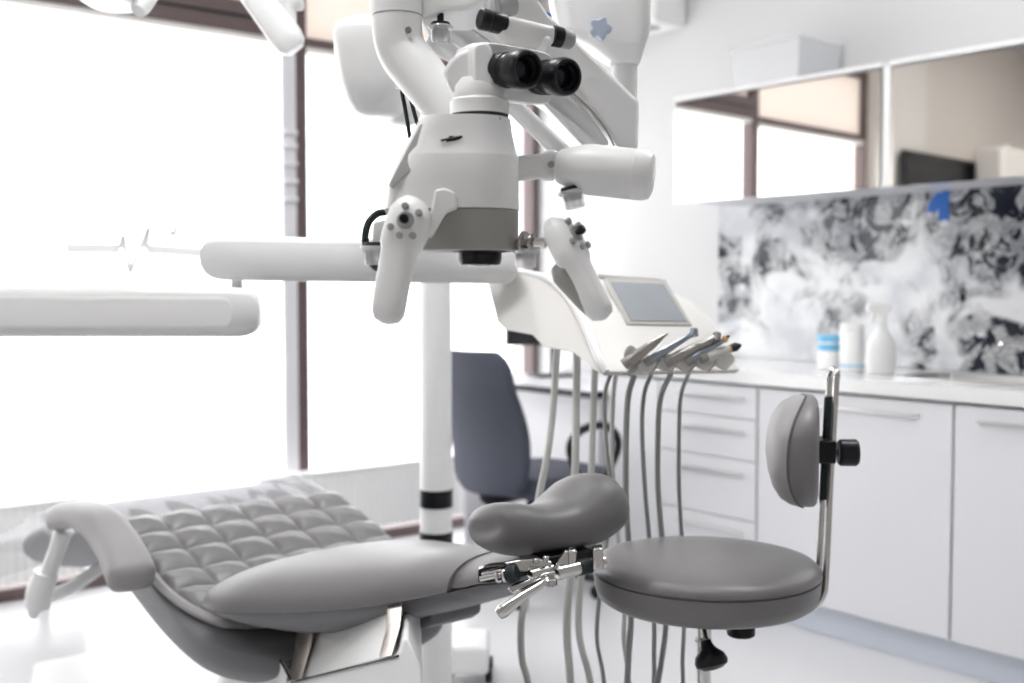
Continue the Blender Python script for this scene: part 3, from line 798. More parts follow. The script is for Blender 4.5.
# ------------------------------------------------------------------ stool
SC = V(706, 558, 1.95); SZ = SC.z
ST = Vector((SC.x, SC.y, 0))
stool = thing('operator_stool', 'round grey stool with kidney backrest on a bent chrome rod', 'stool', ST)
prof = [(.001, -.074), (.150, -.074), (.180, -.072), (.191, -.064), (.1955, -.050), (.1975, -.026), (.1975, -.024), (.1945, -.0225), (.1945, -.021), (.1985, -.0195), (.1975, -.012), (.188, -.003), (.17, .0015), (.12, .004), (.05, .005), (.001, .005)]
mk('seat', MB().lathe(prof, SC, U, 72), M['stool'], stool, sharp=60)
mk('seat_plate', MB().lathe([(.001, -.088), (.12, -.088), (.14, -.075), (.001, -.0745)], SC, U, 40), M['black'], stool)
mk('gas_column', MB().cyl(ST+U*.10-R*.002, Vector((ST.x, ST.y, SZ-.08))-R*.002, .0125, 24).cyl(ST+U*.10-R*.002, ST+U*.42-R*.002, .022, 24), M['chrome'], stool)
mk('column_ring', MB().cyl(V(703.5, 641, 1.95), V(703.5, 639, 1.95), .0155, 20), M['steel'], stool)
sb5 = MB()
for k in range(5):
    a = 2*PI*k/5+.5; d = R*math.cos(a)+F*math.sin(a)
    sb5.tube([ST+U*.12, ST+U*.10+d*.13, ST+U*.075+d*.27], [.028, .022, .015], 12, smooth=3)
mk('star_base', sb5, M['chrome'], stool)
for k in range(5):
    a = 2*PI*k/5+.5; d = R*math.cos(a)+F*math.sin(a); e = U.cross(d)
    w = ST+U*.031+d*.27
    mk('caster', MB().cyl(w-e*.02, w+e*.02, .029, 20, ch=.005).cyl(w+U*.02, w+U*.047, .009, 10), M['black'], stool)
# height lever with black grip
lv = mk('height_lever', MB().cyl(V(702, 618, 1.86), V(707, 645, 1.83), .0042, 12), M['chrome'], stool)
ax = (V(714, 672, 1.80)-V(705, 638, 1.815)).normalized()
g0 = V(705.5, 640, 1.815)
mk('lever_grip', MB().lathe([(.001, -.001), (.008, 0), (.010, .008), (.013, .014), (.024, .024), (.0275, .034), (.026, .041), (.016, .047), (.001, .049)], g0, ax, 28), M['black'], lv)
mk('tension_knob', MB().cyl(V(741, 617, 1.86), V(741, 636, 1.86), .0235, 26, ch=.003), M['black'], stool)
# bent double rod
dA, dB = 1.905, 1.955
rodA = [V(770, 612, dA), V(800, 610.5, dA), V(815, 606, dA), V(823.5, 594, dA), V(826, 575, dA), V(830.5, 480, dA), V(836.5, 380, dA)]
rodB = [V(764, 604, dB), V(792, 603, dB), V(808, 599, dB), V(816.5, 588, dB), V(819, 570, dB), V(823.5, 478, dB), V(829.5, 382, dB)]
top = [V(837, 373, dA), V(835, 369.5, dA+.015), V(832, 369.5, dB-.015), V(830, 375, dB)]
full = smooth_path(rodA[:-1], 6)+smooth_path([rodA[-1]]+top+[rodB[-1]], 6)+smooth_path(rodB[:-1], 6)[::-1]
mk('back_rod', MB().tube(full, .0056, 14), M['chrome'], stool)
mk('back_slider', MB().prism([V(q[0], q[1], 1.93) for q in ((826, 397), (834, 396), (828.5, 500), (820.5, 501))], F*.012), M['cable'], stool, bevel=.002)
mk('clamp', MB().prism([V(q[0], q[1], 1.895) for q in ((819, 441), (837, 441), (836.5, 464), (818.5, 464))], F*.07), M['black'], stool, bevel=.003)
kb = MB().lathe([(.001, 0), (.020, 0), (.0235, .004), (.0235, .030), (.020, .034), (.001, .034)], V(838, 452.5, 1.925), R*.97-F*.10, 28)
mk('clamp_knob', kb, M['black'], stool)
mk('knob_stem', MB().cyl(V(830, 452.5, 1.925), V(840, 452.5, 1.925), .007, 12), M['chrome'], stool)
# backrest pad: cushion front and a firmer back
bn = (-R*.978+F*.21).normalized()               # way the pad faces
bs = U.cross(bn).normalized()                    # along its width
BC = V(817.5, 450, 1.95)
def pad_outline(k, n):
    a = 2*PI*k/n; c, s_ = math.cos(a), math.sin(a)
    hx = .145*sgnpow(c, 2/2.4)
    hz = .096*sgnpow(s_, 2/2.3)
    return hx, hz
N_ = 44
def pring(scale, off, bulge=0.0, cz=0):
    r_ = []
    for k in range(N_):
        hx, hz = pad_outline(k, N_)
        r_.append(BC+bs*hx*scale+U*(hz*scale+cz)+bn*(off+bulge*(1-(hx*scale/.145)**2)))
    wf = .006+.028*min(1, off/.02)
    return [p_+bn*wf*(((p_-BC).dot(bs))/.145)**2 for p_ in r_]
mk('backrest_back', MB().loft([pring(.80, .000), pring(.93, .002), pring(.985, .006), pring(1.0, .014), pring(.995, .021)]), M['stool'], stool, sharp=70)
mk('backrest', MB().loft([pring(.995, .0225), pring(1.0, .027), pring(.97, .040), pring(.88, .053, .004), pring(.7, .064, .008), pring(.4, .072, .012), pring(.08, .075, .014)]), M['leatherl'], stool, sharp=70)
mk('backrest_seam', MB().tube(pring(1.0, .0218)+[pring(1.0, .0218)[0]], .0022, 6), M['thread'], stool)

# ------------------------------------------------------------------ instrument unit on its swing arms
DU = 2.25
arm = thing('lower_swing_arm', 'thick white horizontal arm crossing the window at the left edge', 'equipment arm', V(110, 334, 2.2))
def bar(p0, p1, hh, hw, r_end0, r_end1, n=10, tap=1.0):
    """horizontal rounded bar: the outline in the vertical plane, given depth hw to either side"""
    ax_ = (p1-p0); ax_.z = 0; L = ax_.length; ax_.normalize(); sd = U.cross(ax_)
    prof_ = []
    for k in range(n+1):
        a = PI/2+PI*k/n; prof_.append((r_end0*sgnpow(math.cos(a), .9)+r_end0, hh*sgnpow(math.sin(a), 2/3)))
    for k in range(n+1):
        a = -PI/2+PI*k/n; prof_.append((L-r_end1+r_end1*sgnpow(math.cos(a), .9), hh*tap*sgnpow(math.sin(a), 2/3)))
    def ring(s, off): 
        out = []
        for (l, z) in prof_:
            lc = max(min(l, L), 0)
            base = p0.lerp(p1, lc/L)
            out.append(base+U*z*s+sd*off)
        return out
    return MB().loft([ring(.70, -hw), ring(.93, -hw*.86), ring(1, -hw*.55), ring(1, hw*.55), ring(.93, hw*.86), ring(.70, hw)])
mk('arm_tube', bar(V(-160, 311, 2.16), V(262, 312.0, 2.26), .0495, .042, .02, .045), M['whitem'], arm, bevel=0, sharp=50)
mk('pivot_pin', MB().cyl(V(237, 300, 2.27), V(237, 274, 2.27), .0115, 20), M['white'], arm)
mk('seam_strip', bar(V(-150, 311.5, 2.113), V(232, 313, 2.212), .031, .0035, .01, .02), M['white'], arm, sharp=50)
arm2 = thing('upper_swing_arm', 'thick white horizontal arm joining the instrument unit, above the other arm', 'equipment arm', V(340, 280, 2.28))
mk('arm_tube', bar(V(202, 258, 2.27), V(516, 263, 2.36), .0450, .042, .05, .03), M['whitem'], arm2, sharp=50)
mk('pin_socket', MB().cyl(V(237, 279, 2.27), V(237, 272, 2.27), .017, 20), M['white'], arm2)

unit = thing('instrument_unit', 'white dental instrument console with grey screen above the stool', 'dental unit', V(610, 376, 2.2))
E = V(728, 345, 2.30)-V(598, 345, 2.14)
def up_(px, py, d): return V(px, py, d)
LP = [(484, 275, 2.42), (505, 272, 2.42), (530, 274, 2.40), (552, 281, 2.35), (568, 294, 2.29), (582, 314, 2.22), (592, 336, 2.16), (600, 358, 2.11), (608, 372, 2.09), (603, 376, 2.09), (594, 370, 2.12), (572, 352, 2.2), (543, 347, 2.26), (532, 335, 2.29), (505, 330, 2.33), (497, 322, 2.36), (489, 284, 2.42)]
left = [up_(*q) for q in LP]
mid = [p_+E*.5 for p_ in left]
right = [p_+E for p_ in left]
# right side is lower at the back so that the top edge slopes to the corner
for i in range(len(right)):
    if i < 5: right[i] = right[i]+U*(-.018 if i < 4 else -.01)
right[0] = right[2].lerp(right[0], .4); right[1] = right[2].lerp(right[1], .5); right[16] = right[0]-U*.02; right[15] = right[0]-U*.05; right[14] = right[0]-U*.055
mk('console', MB().loft([left, right]), M['warmw'], unit, bevel=.008, bseg=4)
ridge = smooth_path([p_-R*.003 for p_ in left[1:9]], 6)
mk('side_rim', MB().tube(ridge, [.006+.006*math.sin(PI*min(1, i/(len(ridge)-1))) for i in range(len(ridge))], 12), M['whitem'], unit)
# screen lies on the sloping face
def onface(px, py, lift=0.0):
    # plane through three points of the sloping face
    a, b, c = left[4], left[7], right[7]
    n_ = (b-a).cross(c-a).normalized()
    if n_.z < 0: n_ = -n_
    d = cam_rot @ Vector(((px-CX)/FPX, (CY-py)/FPX, -1)); tt = (a-CAM).dot(n_)/d.dot(n_)
    return CAM+d*tt+n_*lift, n_
def facepoly(pts, lift):
    out = [onface(px, py, lift) for px, py in pts]
    return [o[0] for o in out], out[0][1]
pp, nn_ = facepoly(((603, 281), (664, 283), (691, 329), (625, 328)), -.004)
mk('screen_bezel', MB().prism(pp, nn_*.014), M['bezel'], unit, bevel=.003)
pp, nn_ = facepoly(((609, 286), (662, 288), (685, 326), (629, 325)), .0102)
mk('screen', MB().prism(pp, nn_*.0012), M['screen'], unit)
mk('grab_bar', MB().tube([V(598, 276, 2.40), V(603, 277, 2.395), V(655, 280.5, 2.45), V(661, 281.5, 2.455)], .0055, 12), M['bezel'], unit)
# holder blocks along the front edge
for k in range(5):
    hx, hy = 647+19.5*k, 364.5-1.0*k
    o_ = [V(hx, hy-11, 2.07), V(hx+11, hy-3, 2.07), V(hx+10, hy+1, 2.07), V(hx+1, hy+11, 2.07), V(hx-10, hy+4, 2.07), V(hx-9, hy-1, 2.07)]
    hb_ = mk('holder', MB().prism(o_, F*.06), M['warmw'], unit, bevel=.004)
    mk('holder_slot', MB().tube([V(hx-6, hy-5, 2.075), V(hx-19, hy+10, 2.08)], .0062, 12), M['bezel'], hb_)
mk('holder_socket', MB().ball(V(631, 357, 2.10), .014, .006, .022, R, F, U), M['midgrey'], unit)
# handpieces
HPS = [((629, 361), (668, 333), 'steel', [.010, .0105, .0085, .004, .0015], 'slim pointed grey handpiece, nearest the screen side'),
       ((650, 360), (694, 333), 'steelb', [.008, .0085, .006, .005, .007], 'blue-grey handpiece with small round head, second from the screen side'),
       ((671, 360), (717, 337), 'steel', [.010, .0105, .008, .006, .007], 'brown-grey handpiece, the middle one of five'),
       ((692, 359), (726, 338), 'steelb', [.009, .009, .007, .006, .0055], 'blue-grey handpiece with an orange ring at the tip'),
       ((706, 357), (741, 345), 'warmw', [.009, .010, .008, .0065, .003], 'white handpiece with dark nose, outermost of five')]
for i, (a, b, mm, rr, lab) in enumerate(HPS):
    p0, p1 = V(a[0], a[1], 2.065), V(b[0], b[1], 2.045+.03*i/4)
    h_ = thing('handpiece', lab, 'dental handpiece', p0, 'handpieces in the console holders')
    dv = p1-p0
    mk('body', MB().tube([p0, p0+dv*.25, p0+dv*.6, p0+dv*.85, p1], rr, 18, smooth=3), M[mm], h_)
    mk('hose_coupling', MB().cyl(p0-dv.normalized()*.012, p0+dv*.04, rr[0]*1.12, 18, ch=.001), M['accent'], h_)
    if i in (1, 2):
        mk('head', MB().cyl(p1-U*.006-F*.003, p1+U*.008+F*.002, .0078, 18, ch=.0015), M[mm], h_)
    if i == 3:
        mk('tip_ring', MB().cyl(p0+dv*.92, p1+dv*.01, .0068, 16), M['fruit'], h_)
        mk('tip', MB().cyl(p1, p1+dv*.10, .004, 12, r2=.002), M['cable'], h_)
    if i == 4:
        mk('nose', MB().tube([p0+dv*.70, p0+dv*.85, p1], [.0075, .0085, .003], 16), M['cable'], h_)
        mk('tip_ring', MB().cyl(p0+dv*.66, p0+dv*.70, .0083, 16), M['fruit'], h_)
# hoses hanging from the console
HS = [([(557, 349), (552, 420), (546, 462), (538, 502), (530, 560), (524, 603), (521, 628), (522, 659), (528, 690)], 2.32, .0075, 'hose', 'thick pale hose hanging nearest the office chair, leftmost of the hoses'),
      ([(577, 352), (576, 420), (575, 480), (572, 560), (568, 600), (567, 636), (570, 690)], 2.28, .0082, 'hose', 'thick pale hose, second from the office chair side'),
      ([(595, 366), (593, 420), (591, 475), (586, 540), (581, 580), (579, 634), (591, 690)], 2.26, .0070, 'hose', 'pale hose, third from the office chair side'),
      ([(611, 374), (606, 388), (604, 410), (607, 450), (611, 500), (604, 560), (599, 600), (597, 640), (604, 690)], 2.17, .0042, 'hosed', 'thin grey hose with an inward bend below the console corner'),
      ([(616, 373), (613, 400), (612, 460), (616, 520), (624, 600), (624, 640), (629, 690)], 2.22, .0048, 'hose', 'pale thin hose directly behind the right wing of the headrest'),
      ([(634, 375), (628, 398), (626, 440), (626, 500), (630, 570), (631, 615), (629, 650), (626, 690)], 2.14, .0060, 'hosed', 'grey hose falling from the first handpiece holder'),
      ([(651, 374), (644, 395), (642, 430), (645, 490), (651, 560), (654, 620), (654, 650), (653, 690)], 2.15, .0046, 'hosed', 'thin grey hose falling from the second handpiece holder'),
      ([(671, 373), (661, 396), (658, 430), (658, 490), (664, 560), (666, 620), (662, 657), (656, 690)], 2.16, .0056, 'hosed', 'grey hose falling from the third handpiece holder'),
      ([(689, 372), (681, 395), (679, 430), (679, 490), (683, 560), (684, 622), (682.5, 660), (682, 690)], 2.18, .0042, 'hosed', 'thin grey hose falling from the outermost handpiece holders')]
for i, (pts, d, r_, mm, lab) in enumerate(HS):
    pl = [V(q[0], q[1], d) for q in pts]
    e_ = pl[-1]
    z1_ = .16+.02*i
    tgt = Vector((1.90+.03*i, 2.44-.035*i, r_+.002))
    pl += [Vector((e_.x+.02, e_.y+.05, z1_+.06)), Vector((e_.x+.06, e_.y+.16, z1_-.05)), e_.lerp(tgt, .7)*1.0, tgt]
    pl[-2].z = .06
    tag(mk('supply_hose', MB().tube(pl, r_, 10, smooth=6), M[mm]), lab, 'hose', 'hoses below the instrument console')
# ------------------------------------------------------------------ microscope
DM = 1.35
K = DM/FPX
def m_(px, py, dd=0.0): return V(px, py, DM+dd)
mic = thing('dental_microscope', 'white dental microscope with black eyepieces and two hand grips', 'microscope', m_(455, 262))
# plan outline of the body, given left and right limits in photo pixels at one height
def body_ring(py, xl, xr, hd, back=.0, n=40):
    r_ = []
    rr = hd
    z = m_(455, py).z
    for k in range(n):
        a = 2*PI*k/n
        c, s_ = math.cos(a), math.sin(a)
        e = 2.0 if c > 0 else 3.4
        xm = xr*K-rr if (xr-xl)*K > 2*rr else (xl+xr)*.5*K
        if c > 0: x = xm+(xr*K-xm)*sgnpow(c, 1.0); y = rr*sgnpow(s_, 1.0)
        else: x = xm+(xm-xl*K)*sgnpow(c, 2/e); y = rr*sgnpow(s_, 2/e)
        y += back*max(0, -c)
        p_ = CAM+R*(x-CX*K)+F*(DM+y); p_.z = z
        r_.append(p_)
    return r_
mk('lower_housing', MB().loft([body_ring(251.5, 408, 516.5, .052), body_ring(250, 404, 518, .054), body_ring(231, 396, 518.5, .054), body_ring(211.8, 386, 518.5, .054)]), M['accent'], mic, sharp=30)
mk('housing', MB().loft([body_ring(211, 385, 519, .0545), body_ring(184, 390, 519, .0545), body_ring(160, 401, 519, .0545), body_ring(158, 402, 518, .0535), body_ring(150, 407, 515.5, .050), body_ring(135, 414, 512.5, .047), body_ring(124, 420, 511, .0455), body_ring(121, 423, 510.5, .045)]), M['white'], mic, sharp=30)
# grey side panel on the sloping end
sl = [body_ring(py, xl, 510, .0545, n=40) for py, xl in ((186, 389.0), (150, 406.4), (124, 419.5))]
mk('side_panel', MB().prism([m_(420, 124, -.047), m_(423, 124, -.0475), m_(411, 171, -.056), m_(391, 188, -.055), m_(388.3, 185, -.050)], F*.10), M['midgrey'], mic, bevel=.002)
nk = m_(479.5, 117, 0)
mk('neck_ring', MB().lathe([(.0355, -.003), (.0355, .002)], nk, U, 40), M['cable'], mic)
mk('neck', MB().lathe([(.0362, .002), (.0362, .018), (.0335, .021), (.0335, .034), (.026, .045), (.001, .046)], nk, U, 40), M['white'], mic)
mk('neck_screw', MB().cyl(m_(499, 118.5, -.043), m_(499, 118.5, -.036), .002, 10), M['black'], mic)
# clip on the front
cl = MB().tube([m_(441, 140.5, -.060), m_(450, 138.5, -.060)], .0012, 8).tube([m_(446, 141, -.058), m_(455, 139, -.057), m_(462, 137.5, -.055)], [.0015, .0032, .0035], 10).tube([m_(449, 137.5, -.058), m_(462, 136.5, -.054)], .0018, 8)
mk('clip', cl, M['black'], mic)
mk('strap_line', MB().tube([m_(453, 142, -.0565), m_(465, 150, -.056), m_(485, 156, -.0555), m_(500, 158, -.050)], .0007, 6, smooth=4), M['midgrey'], mic)
# objective
lo = m_(480, 252, -.006)
ob = mk('objective', MB().lathe([(.0335, .003), (.0335, -.0), (.0262, -.001), (.0262, -.009), (.0245, -.015), (.0215, -.0155), (.0215, -.011), (.001, -.011)], lo, U, 40), M['black'], mic)
mk('lens', MB().lathe([(.0212, -.0135), (.018, -.0150), (.01, -.0165), (.001, -.017)], lo, U, 36), M['lensg'], ob)
# eyepieces
axv = (R*37-U*8-F*50).normalized()              # out of the eyepiece towards the viewer
bsv = (R*44-U*2+F*27).normalized()              # from one eyepiece to the other
upv = bsv.cross(axv).normalized()
if upv.z < 0: upv = -upv
oc1 = m_(490, 71, .0)
binoc = mk('eyepiece_block', MB().loft([[oc1+bsv*.028+axv*a+bsv*.060*sc_*sgnpow(math.cos(2*PI*k/40), 2/5)+upv*.033*sc_*sgnpow(math.sin(2*PI*k/40), 2/5) for k in range(40)] for a, sc_ in ((-.044, .82), (-.040, .9), (-.012, 1.0), (.008, 1.0), (.012, .95))]), M['white'], mic, sharp=40)
for s in (0, 1):
    o1 = oc1+bsv*.061*s+axv*(.004 if s == 0 else -.002)
    ey = mk('eyepiece', MB().lathe([(.0215, 0), (.0215, .006), (.0203, .007), (.0203, .020), (.0211, .0205), (.0211, .0225), (.0203, .023), (.0203, .030), (.0213, .0305), (.0213, .036), (.0203, .0365), (.0195, .046)], o1, axv, 40), M['black'], mic)
    mk('eyecup', MB().lathe([(.0190, .045), (.0215, .047), (.0226, .052), (.0230, .060), (.0230, .067), (.0222, .0715), (.0205, .0735), (.0175, .0725), (.0165, .066), (.0145, .064), (.0140, .058), (.0010, .058)], o1, axv, 40), M['black'], ey)
    mk('eye_lens', MB().lathe([(.0138, .0585), (.010, .0605), (.005, .0617), (.001, .062)], o1, axv, 32), M['lensg'], ey)
# distance bar with its two knobs above the eyepieces
k0 = m_(479.5, 18.5, .012); k1 = m_(572.5, 40.5, .070)
kd = (k1-k0).normalized(); kl = (k1-k0).length
barm = mk('distance_bar', MB().loft([[k0+kd*a+(axv*.018*sgnpow(math.cos(2*PI*k/24), 2/4)*s1)+(upv*.019*sgnpow(math.sin(2*PI*k/24), 2/4)*s2)-upv*dz for k in range(24)] for a, s1, s2, dz in ((.026, .55, .62, .002), (.030, .62, .74, .005), (.050, .95, 1.05, .010), (.084, .95, 1.05, .010), (.096, .7, .62, .001))]), M['white'], mic, sharp=35)
kn = MB().lathe([(.001, 0), (.0115, 0), (.0135, .002), (.0135, .012), (.0128, .0125), (.0128, .016), (.0135, .0165), (.0135, .033), (.012, .035), (.001, .035)], k0, kd, 24)
mk('adjustment_knob', kn, M['black'], barm)
mk('scale_ring', MB().lathe([(.001, kl-.030), (.0125, kl-.030), (.0132, kl-.029), (.0132, kl-.017), (.001, kl-.016)], k0, kd, 28), M['black'], barm)
mk('end_cap', MB().lathe([(.0125, kl-.0165), (.0128, kl-.015), (.0120, kl-.003), (.0095, kl), (.001, kl)], k0, kd, 28), M['midgrey'], barm)
mk('bar_web', MB().prism([m_(q[0], q[1], .034) for q in ((501, 28), (515, 24), (552, 36), (549, 58), (533, 68), (505, 52))], F*.03), M['white'], mic, bevel=.006)
# tilting joint at the left of the eyepiece block
tp0 = m_(463, 72, -.022)
tj = MB()
oct_ = [(442.5, 71), (449, 60), (458, 52), (471, 47), (480, 50), (482, 84), (472, 93), (460, 97), (451, 92)]
tj.prism([m_(q[0], q[1], -.018) for q in oct_], F*.055)
mk('tilt_joint', tj, M['white'], mic, bevel=.006, bseg=4)
mk('joint_cover', MB().prism([m_(q[0], q[1], -.032) for q in ((472, 47), (478, 42), (487, 41), (492, 50), (494, 84), (487, 92), (478, 92), (472, 86))], F*.06), M['white'], mic, bevel=.007, bseg=4)

# right-hand arm and cylinder
jb = mk('camera_arm', MB().prism([m_(q[0], q[1], -.012) for q in ((512, 156), (540, 153), (548, 149), (557, 149), (562, 158), (562, 172), (556, 179), (546, 179), (540, 177), (512, 180))], F*.03), M['white'], mic, bevel=.006, bseg=4)
mk('arm_screw', MB().lathe([(.0042, 0), (.0042, .002), (.003, .0022), (.0028, .0005), (.001, .0004)], m_(551, 164.5, -.014), -F, 16), M['steel'], jb)
c0, c1 = m_(556, 166, -.006), m_(653.5, 176.5, -.030)
ca = (c1-c0).normalized(); cl_ = (c1-c0).length
mk('camera_cylinder', MB().lathe([(.001, 0), (.017, .001), (.021, .006), (.0255, .020), (.0295, .034), (.0305, .042), (.0305, cl_-.024), (.0300, cl_-.0235), (.0300, cl_-.0225), (.0305, cl_-.022), (.0300, cl_-.010), (.027, cl_-.003), (.021, cl_), (.001, cl_)], c0, ca, 48), M['white'], jb, sharp=30)
def cap_cup(o, axis, parent, s=1.0):
    c_ = mk('cover_cap', MB().lathe([(.0165*s, 0), (.0175*s, -.002), (.0165*s, -.004), (.0130*s, -.006), (.0125*s, -.020*s), (.0110*s, -.0225*s), (.001, -.0225*s)], o, axis, 30), M['cap'], parent)
    mk('cap_ring', MB().lathe([(.0120*s, .0045), (.0132*s, .003), (.0132*s, -.001), (.0105*s, -.0015), (.0105*s, -.012*s), (.001, -.012*s)], o, axis, 30), M['cable'], c_)
    return c_
cap_cup(m_(571.5, 190, -.016), (U*1.0-R*.22).normalized(), jb)
# hand grips
def grip(name, top_, bot_, side_dir, face, parent, head_w, grip_w, dep):
    """grip from top_ to bot_; face points out of the button side"""
    ax_ = (bot_-top_); L = ax_.length; ax_.normalize()
    fn = (face-ax_*face.dot(ax_)).normalized(); wd = ax_.cross(fn).normalized()
    if wd.dot(side_dir) < 0: wd = -wd
    st_ = [(0, .25, .35, 0, .004), (.006, .62, .7, .002, .003), (.018, .92, .95, .003, .001), (.032, 1.0, 1.0, .0035, 0), (.046, 1.0, 1.0, .002, 0), (.058, .93, .95, .0, 0), (.066, None, .9, -.001, 0), (.085, None, .88, -.0015, 0), (.12*L/.15, None, .88, -.001, 0), (L-.012, None, .85, 0, 0), (L-.004, None, .66, 0, 0), (L, None, .25, 0, 0)]
    gsc = {7: 1.0, 6: 1.06, 8: 1.0, 9: .95, 10: .74, 11: .28}
    rings = []
    for i, (l, hw_, dp_, off, lift) in enumerate(st_):
        w_ = head_w*hw_ if hw_ is not None else grip_w*gsc[i]
        rings.append([top_+ax_*l+wd*(off+w_*sgnpow(math.cos(2*PI*k/28), 2/2.6))+fn*(dep*dp_*sgnpow(math.sin(2*PI*k/28), 2/2.8)-lift) for k in range(28)])
    b_ = mk(name, MB().loft(rings), M['white'], parent, sharp=60)
    base = top_+ax_*.032+fn*dep*.98
    mk('stick_ring', MB().lathe([(.0098, -.002), (.0100, .0012), (.0085, .0022), (.006, .0012), (.001, .0010)], base+wd*.003, fn, 26), M['midgrey'], b_)
    mk('joystick', MB().lathe([(.003, 0), (.0030, .005), (.0052, .0055), (.0056, .009), (.0045, .012), (.001, .0125)], base+wd*.003, fn, 20), M['black'], b_)
    for (a, w_) in ((-.0165, -.003), (-.011, .014), (.010, -.015), (.018, -.003), (.016, .012)):
        mk('button', MB().lathe([(.0040, -.002), (.0040, .0022), (.0033, .0033), (.001, .0035)], base+ax_*a+wd*w_+wd*.0025, fn, 16), M['midgrey'], b_)
    return b_, ax_, fn, wd
g1, gax, gfn, gwd = grip('hand_grip', m_(411, 196, -.083), m_(386, 324, -.098), R, (-F*1+U*.18-R*.10), mic, .0262, .0195, .0165)
# link from the body to the left grip
lk = MB().prism([m_(q[0], q[1], -.078) for q in ((434.5, 190), (444, 187.5), (453, 191), (457, 198), (457, 208), (445, 213), (431, 238), (425, 236), (426, 222), (432, 206))], F*.020)
mk('grip_link', lk, M['white'], mic, bevel=.003)
mk('link_pivot', MB().cyl(m_(446, 200, -.070), m_(446, 200, -.045), .0125, 24, ch=.002), M['white'], mic)
mk('link_bar', MB().tube([m_(431, 232, -.073), m_(420, 226, -.078), m_(412, 222, -.083)], .007, 12), M['white'], mic)
# right grip, turned away to the right
g2, _, _, _ = grip('hand_grip', m_(552, 218, -.045), m_(604, 319, -.075), R, (-F*.58+R*.80+U*.42), mic, .0250, .0165, .0175)
# dark back shell of the right grip
ax2 = (m_(606, 320, -.075)-m_(557, 217, -.045)).normalized()
bk = MB().tube([m_(560, 266, -.052), m_(565, 274, -.056), m_(574, 286, -.062), m_(586, 302, -.068), m_(598, 315, -.075)], [.012, .0165, .0145, .012, .009], 16, smooth=4)
mk('grip_back', bk, M['accent'], g2)
jt = mk('grip_joint', MB().cyl(m_(516, 244, -.02), m_(545, 243, -.04), .0065, 18), M['chrome'], mic)
mk('joint_flange', MB().cyl(m_(523, 243, -.026), m_(526, 243, -.028), .0145, 24, ch=.001).cyl(m_(531, 243, -.031), m_(533, 243, -.032), .0115, 22), M['steel'], jt)
cap_cup(m_(526, 249, -.02), U, mic, 1.0)
# left cap, hose and cable loop
cap_cup(m_(375, 246, -.01), U, mic, 1.02)
mk('cap_bracket', MB().prism([m_(q[0], q[1], -.012) for q in ((373, 222), (386, 219), (388, 246), (371, 246))], F*.02), M['white'], mic, bevel=.003)
hr_ = [m_(386, 212, .0), m_(377, 214, .0), m_(369, 222, .0), m_(365.5, 234, .0), m_(366, 246, .002), m_(369, 258, .004), m_(376, 267, .0), m_(386, 268, .0)]
hp_ = smooth_path(hr_, 10); rad = [.0042+(.0008 if i % 2 else 0) for i in range(len(hp_))]
mk('corrugated_hose', MB().tube(hp_, rad, 10), M['cable'], mic)

# carrier tube: vertical piece, elbow and sloping piece down to the head
tp = [m_(397, -60, .10), m_(397, -20, .10), m_(397.5, 16, .10), m_(398, 36, .10), m_(404, 54, .10), m_(420, 74, .09), m_(440, 99, .075), m_(468, 132, .055)]
ct = mk('carrier_tube', MB().tube(tp, [.0325]*6+[.031, .029], 32, smooth=5), M['white'], mic, sharp=60)
jz = m_(397.5, 16.5, .10)
mk('tube_ring', MB().lathe([(.0327, -.001), (.0331, -.0005), (.0331, .0005), (.0327, .001)], jz, U, 36), M['midgrey'], ct)
mk('tube_screw', MB().lathe([(.004, -.002), (.0042, .0012), (.001, .0013)], m_(408.5, 30, .069), -F, 16), M['steel'], ct)
for q in ([(403, 84), (402, 92), (405, 108), (410, 138)], [(407, 84), (410, 96), (414, 112), (419, 130)]):
    mk('cable', MB().tube([m_(a, b, .12) for a, b in q], .0028, 8, smooth=5), M['cable'], ct)
mk('cable_clip', MB().box(m_(400, 84, .12), .006, .006, .006, R, F, U), M['white'], ct, bevel=.002)
# spring arm: sloping slab from the carrier back to the swivel on the right
sa = [(404, -60, .28), (500, -60, .28), (548, 13, .36), (600, 62, .46), (634, 95, .53), (640, 99, .54), (638, 150, .54), (622, 151, .52), (610, 135, .50), (592, 111, .46), (572, 92, .42), (540, 66, .36), (470, 20, .28)]
slab = MB().prism([m_(*q) for q in sa], F*.10)
sp_ = mk('spring_arm', slab, M['white'], mic, bevel=.008)
mk('arm_pin', MB().cyl(m_(624, 121, .52), m_(624, 121, .54), .004, 14), M['steel'], sp_)
mk('arm_edge', MB().tube([m_(572, 92, .415), m_(592, 111, .455), m_(606, 130, .49), m_(614, 146, .51)], .0016, 6, smooth=4), M['accent'], sp_)
lo_ = [(440, 20, .30), (470, 26, .30), (540, 74, .37), (574, 97, .43), (594, 118, .47), (610, 143, .51), (604, 150, .51), (585, 148, .47), (545, 105, .39), (505, 78, .33), (440, 46, .30)]
mk('arm_underside', MB().prism([m_(*q) for q in lo_], F*.07), M['whitem'], sp_, bevel=.006)
mk('lower_strut', MB().tube([m_(432, 40, .12), m_(470, 66, .16), m_(520, 112, .21), m_(562, 152, .27), m_(590, 172, .38), m_(606, 172, .46), m_(614, 154, .53)], .013, 14, smooth=4), M['white'], mic)
hc = cap_cup(m_(440.5, 26, .12), U, mic, 1.0)
mk('cap_stalk', MB().cyl(m_(440.5, 24, .12), m_(440.5, 8, .12), .0045, 12), M['cable'], hc)
mk('carrier_bracket', MB().prism([m_(q[0], q[1], .10) for q in ((418, -30), (490, -30), (486, 2), (466, 10), (440, 10), (420, 20))], F*.12), M['white'], mic, bevel=.006)
mk('bracket_knob', MB().cyl(m_(497, 6, .13), m_(516, 3, .135), .016, 24, ch=.003), M['midgrey'], mic)

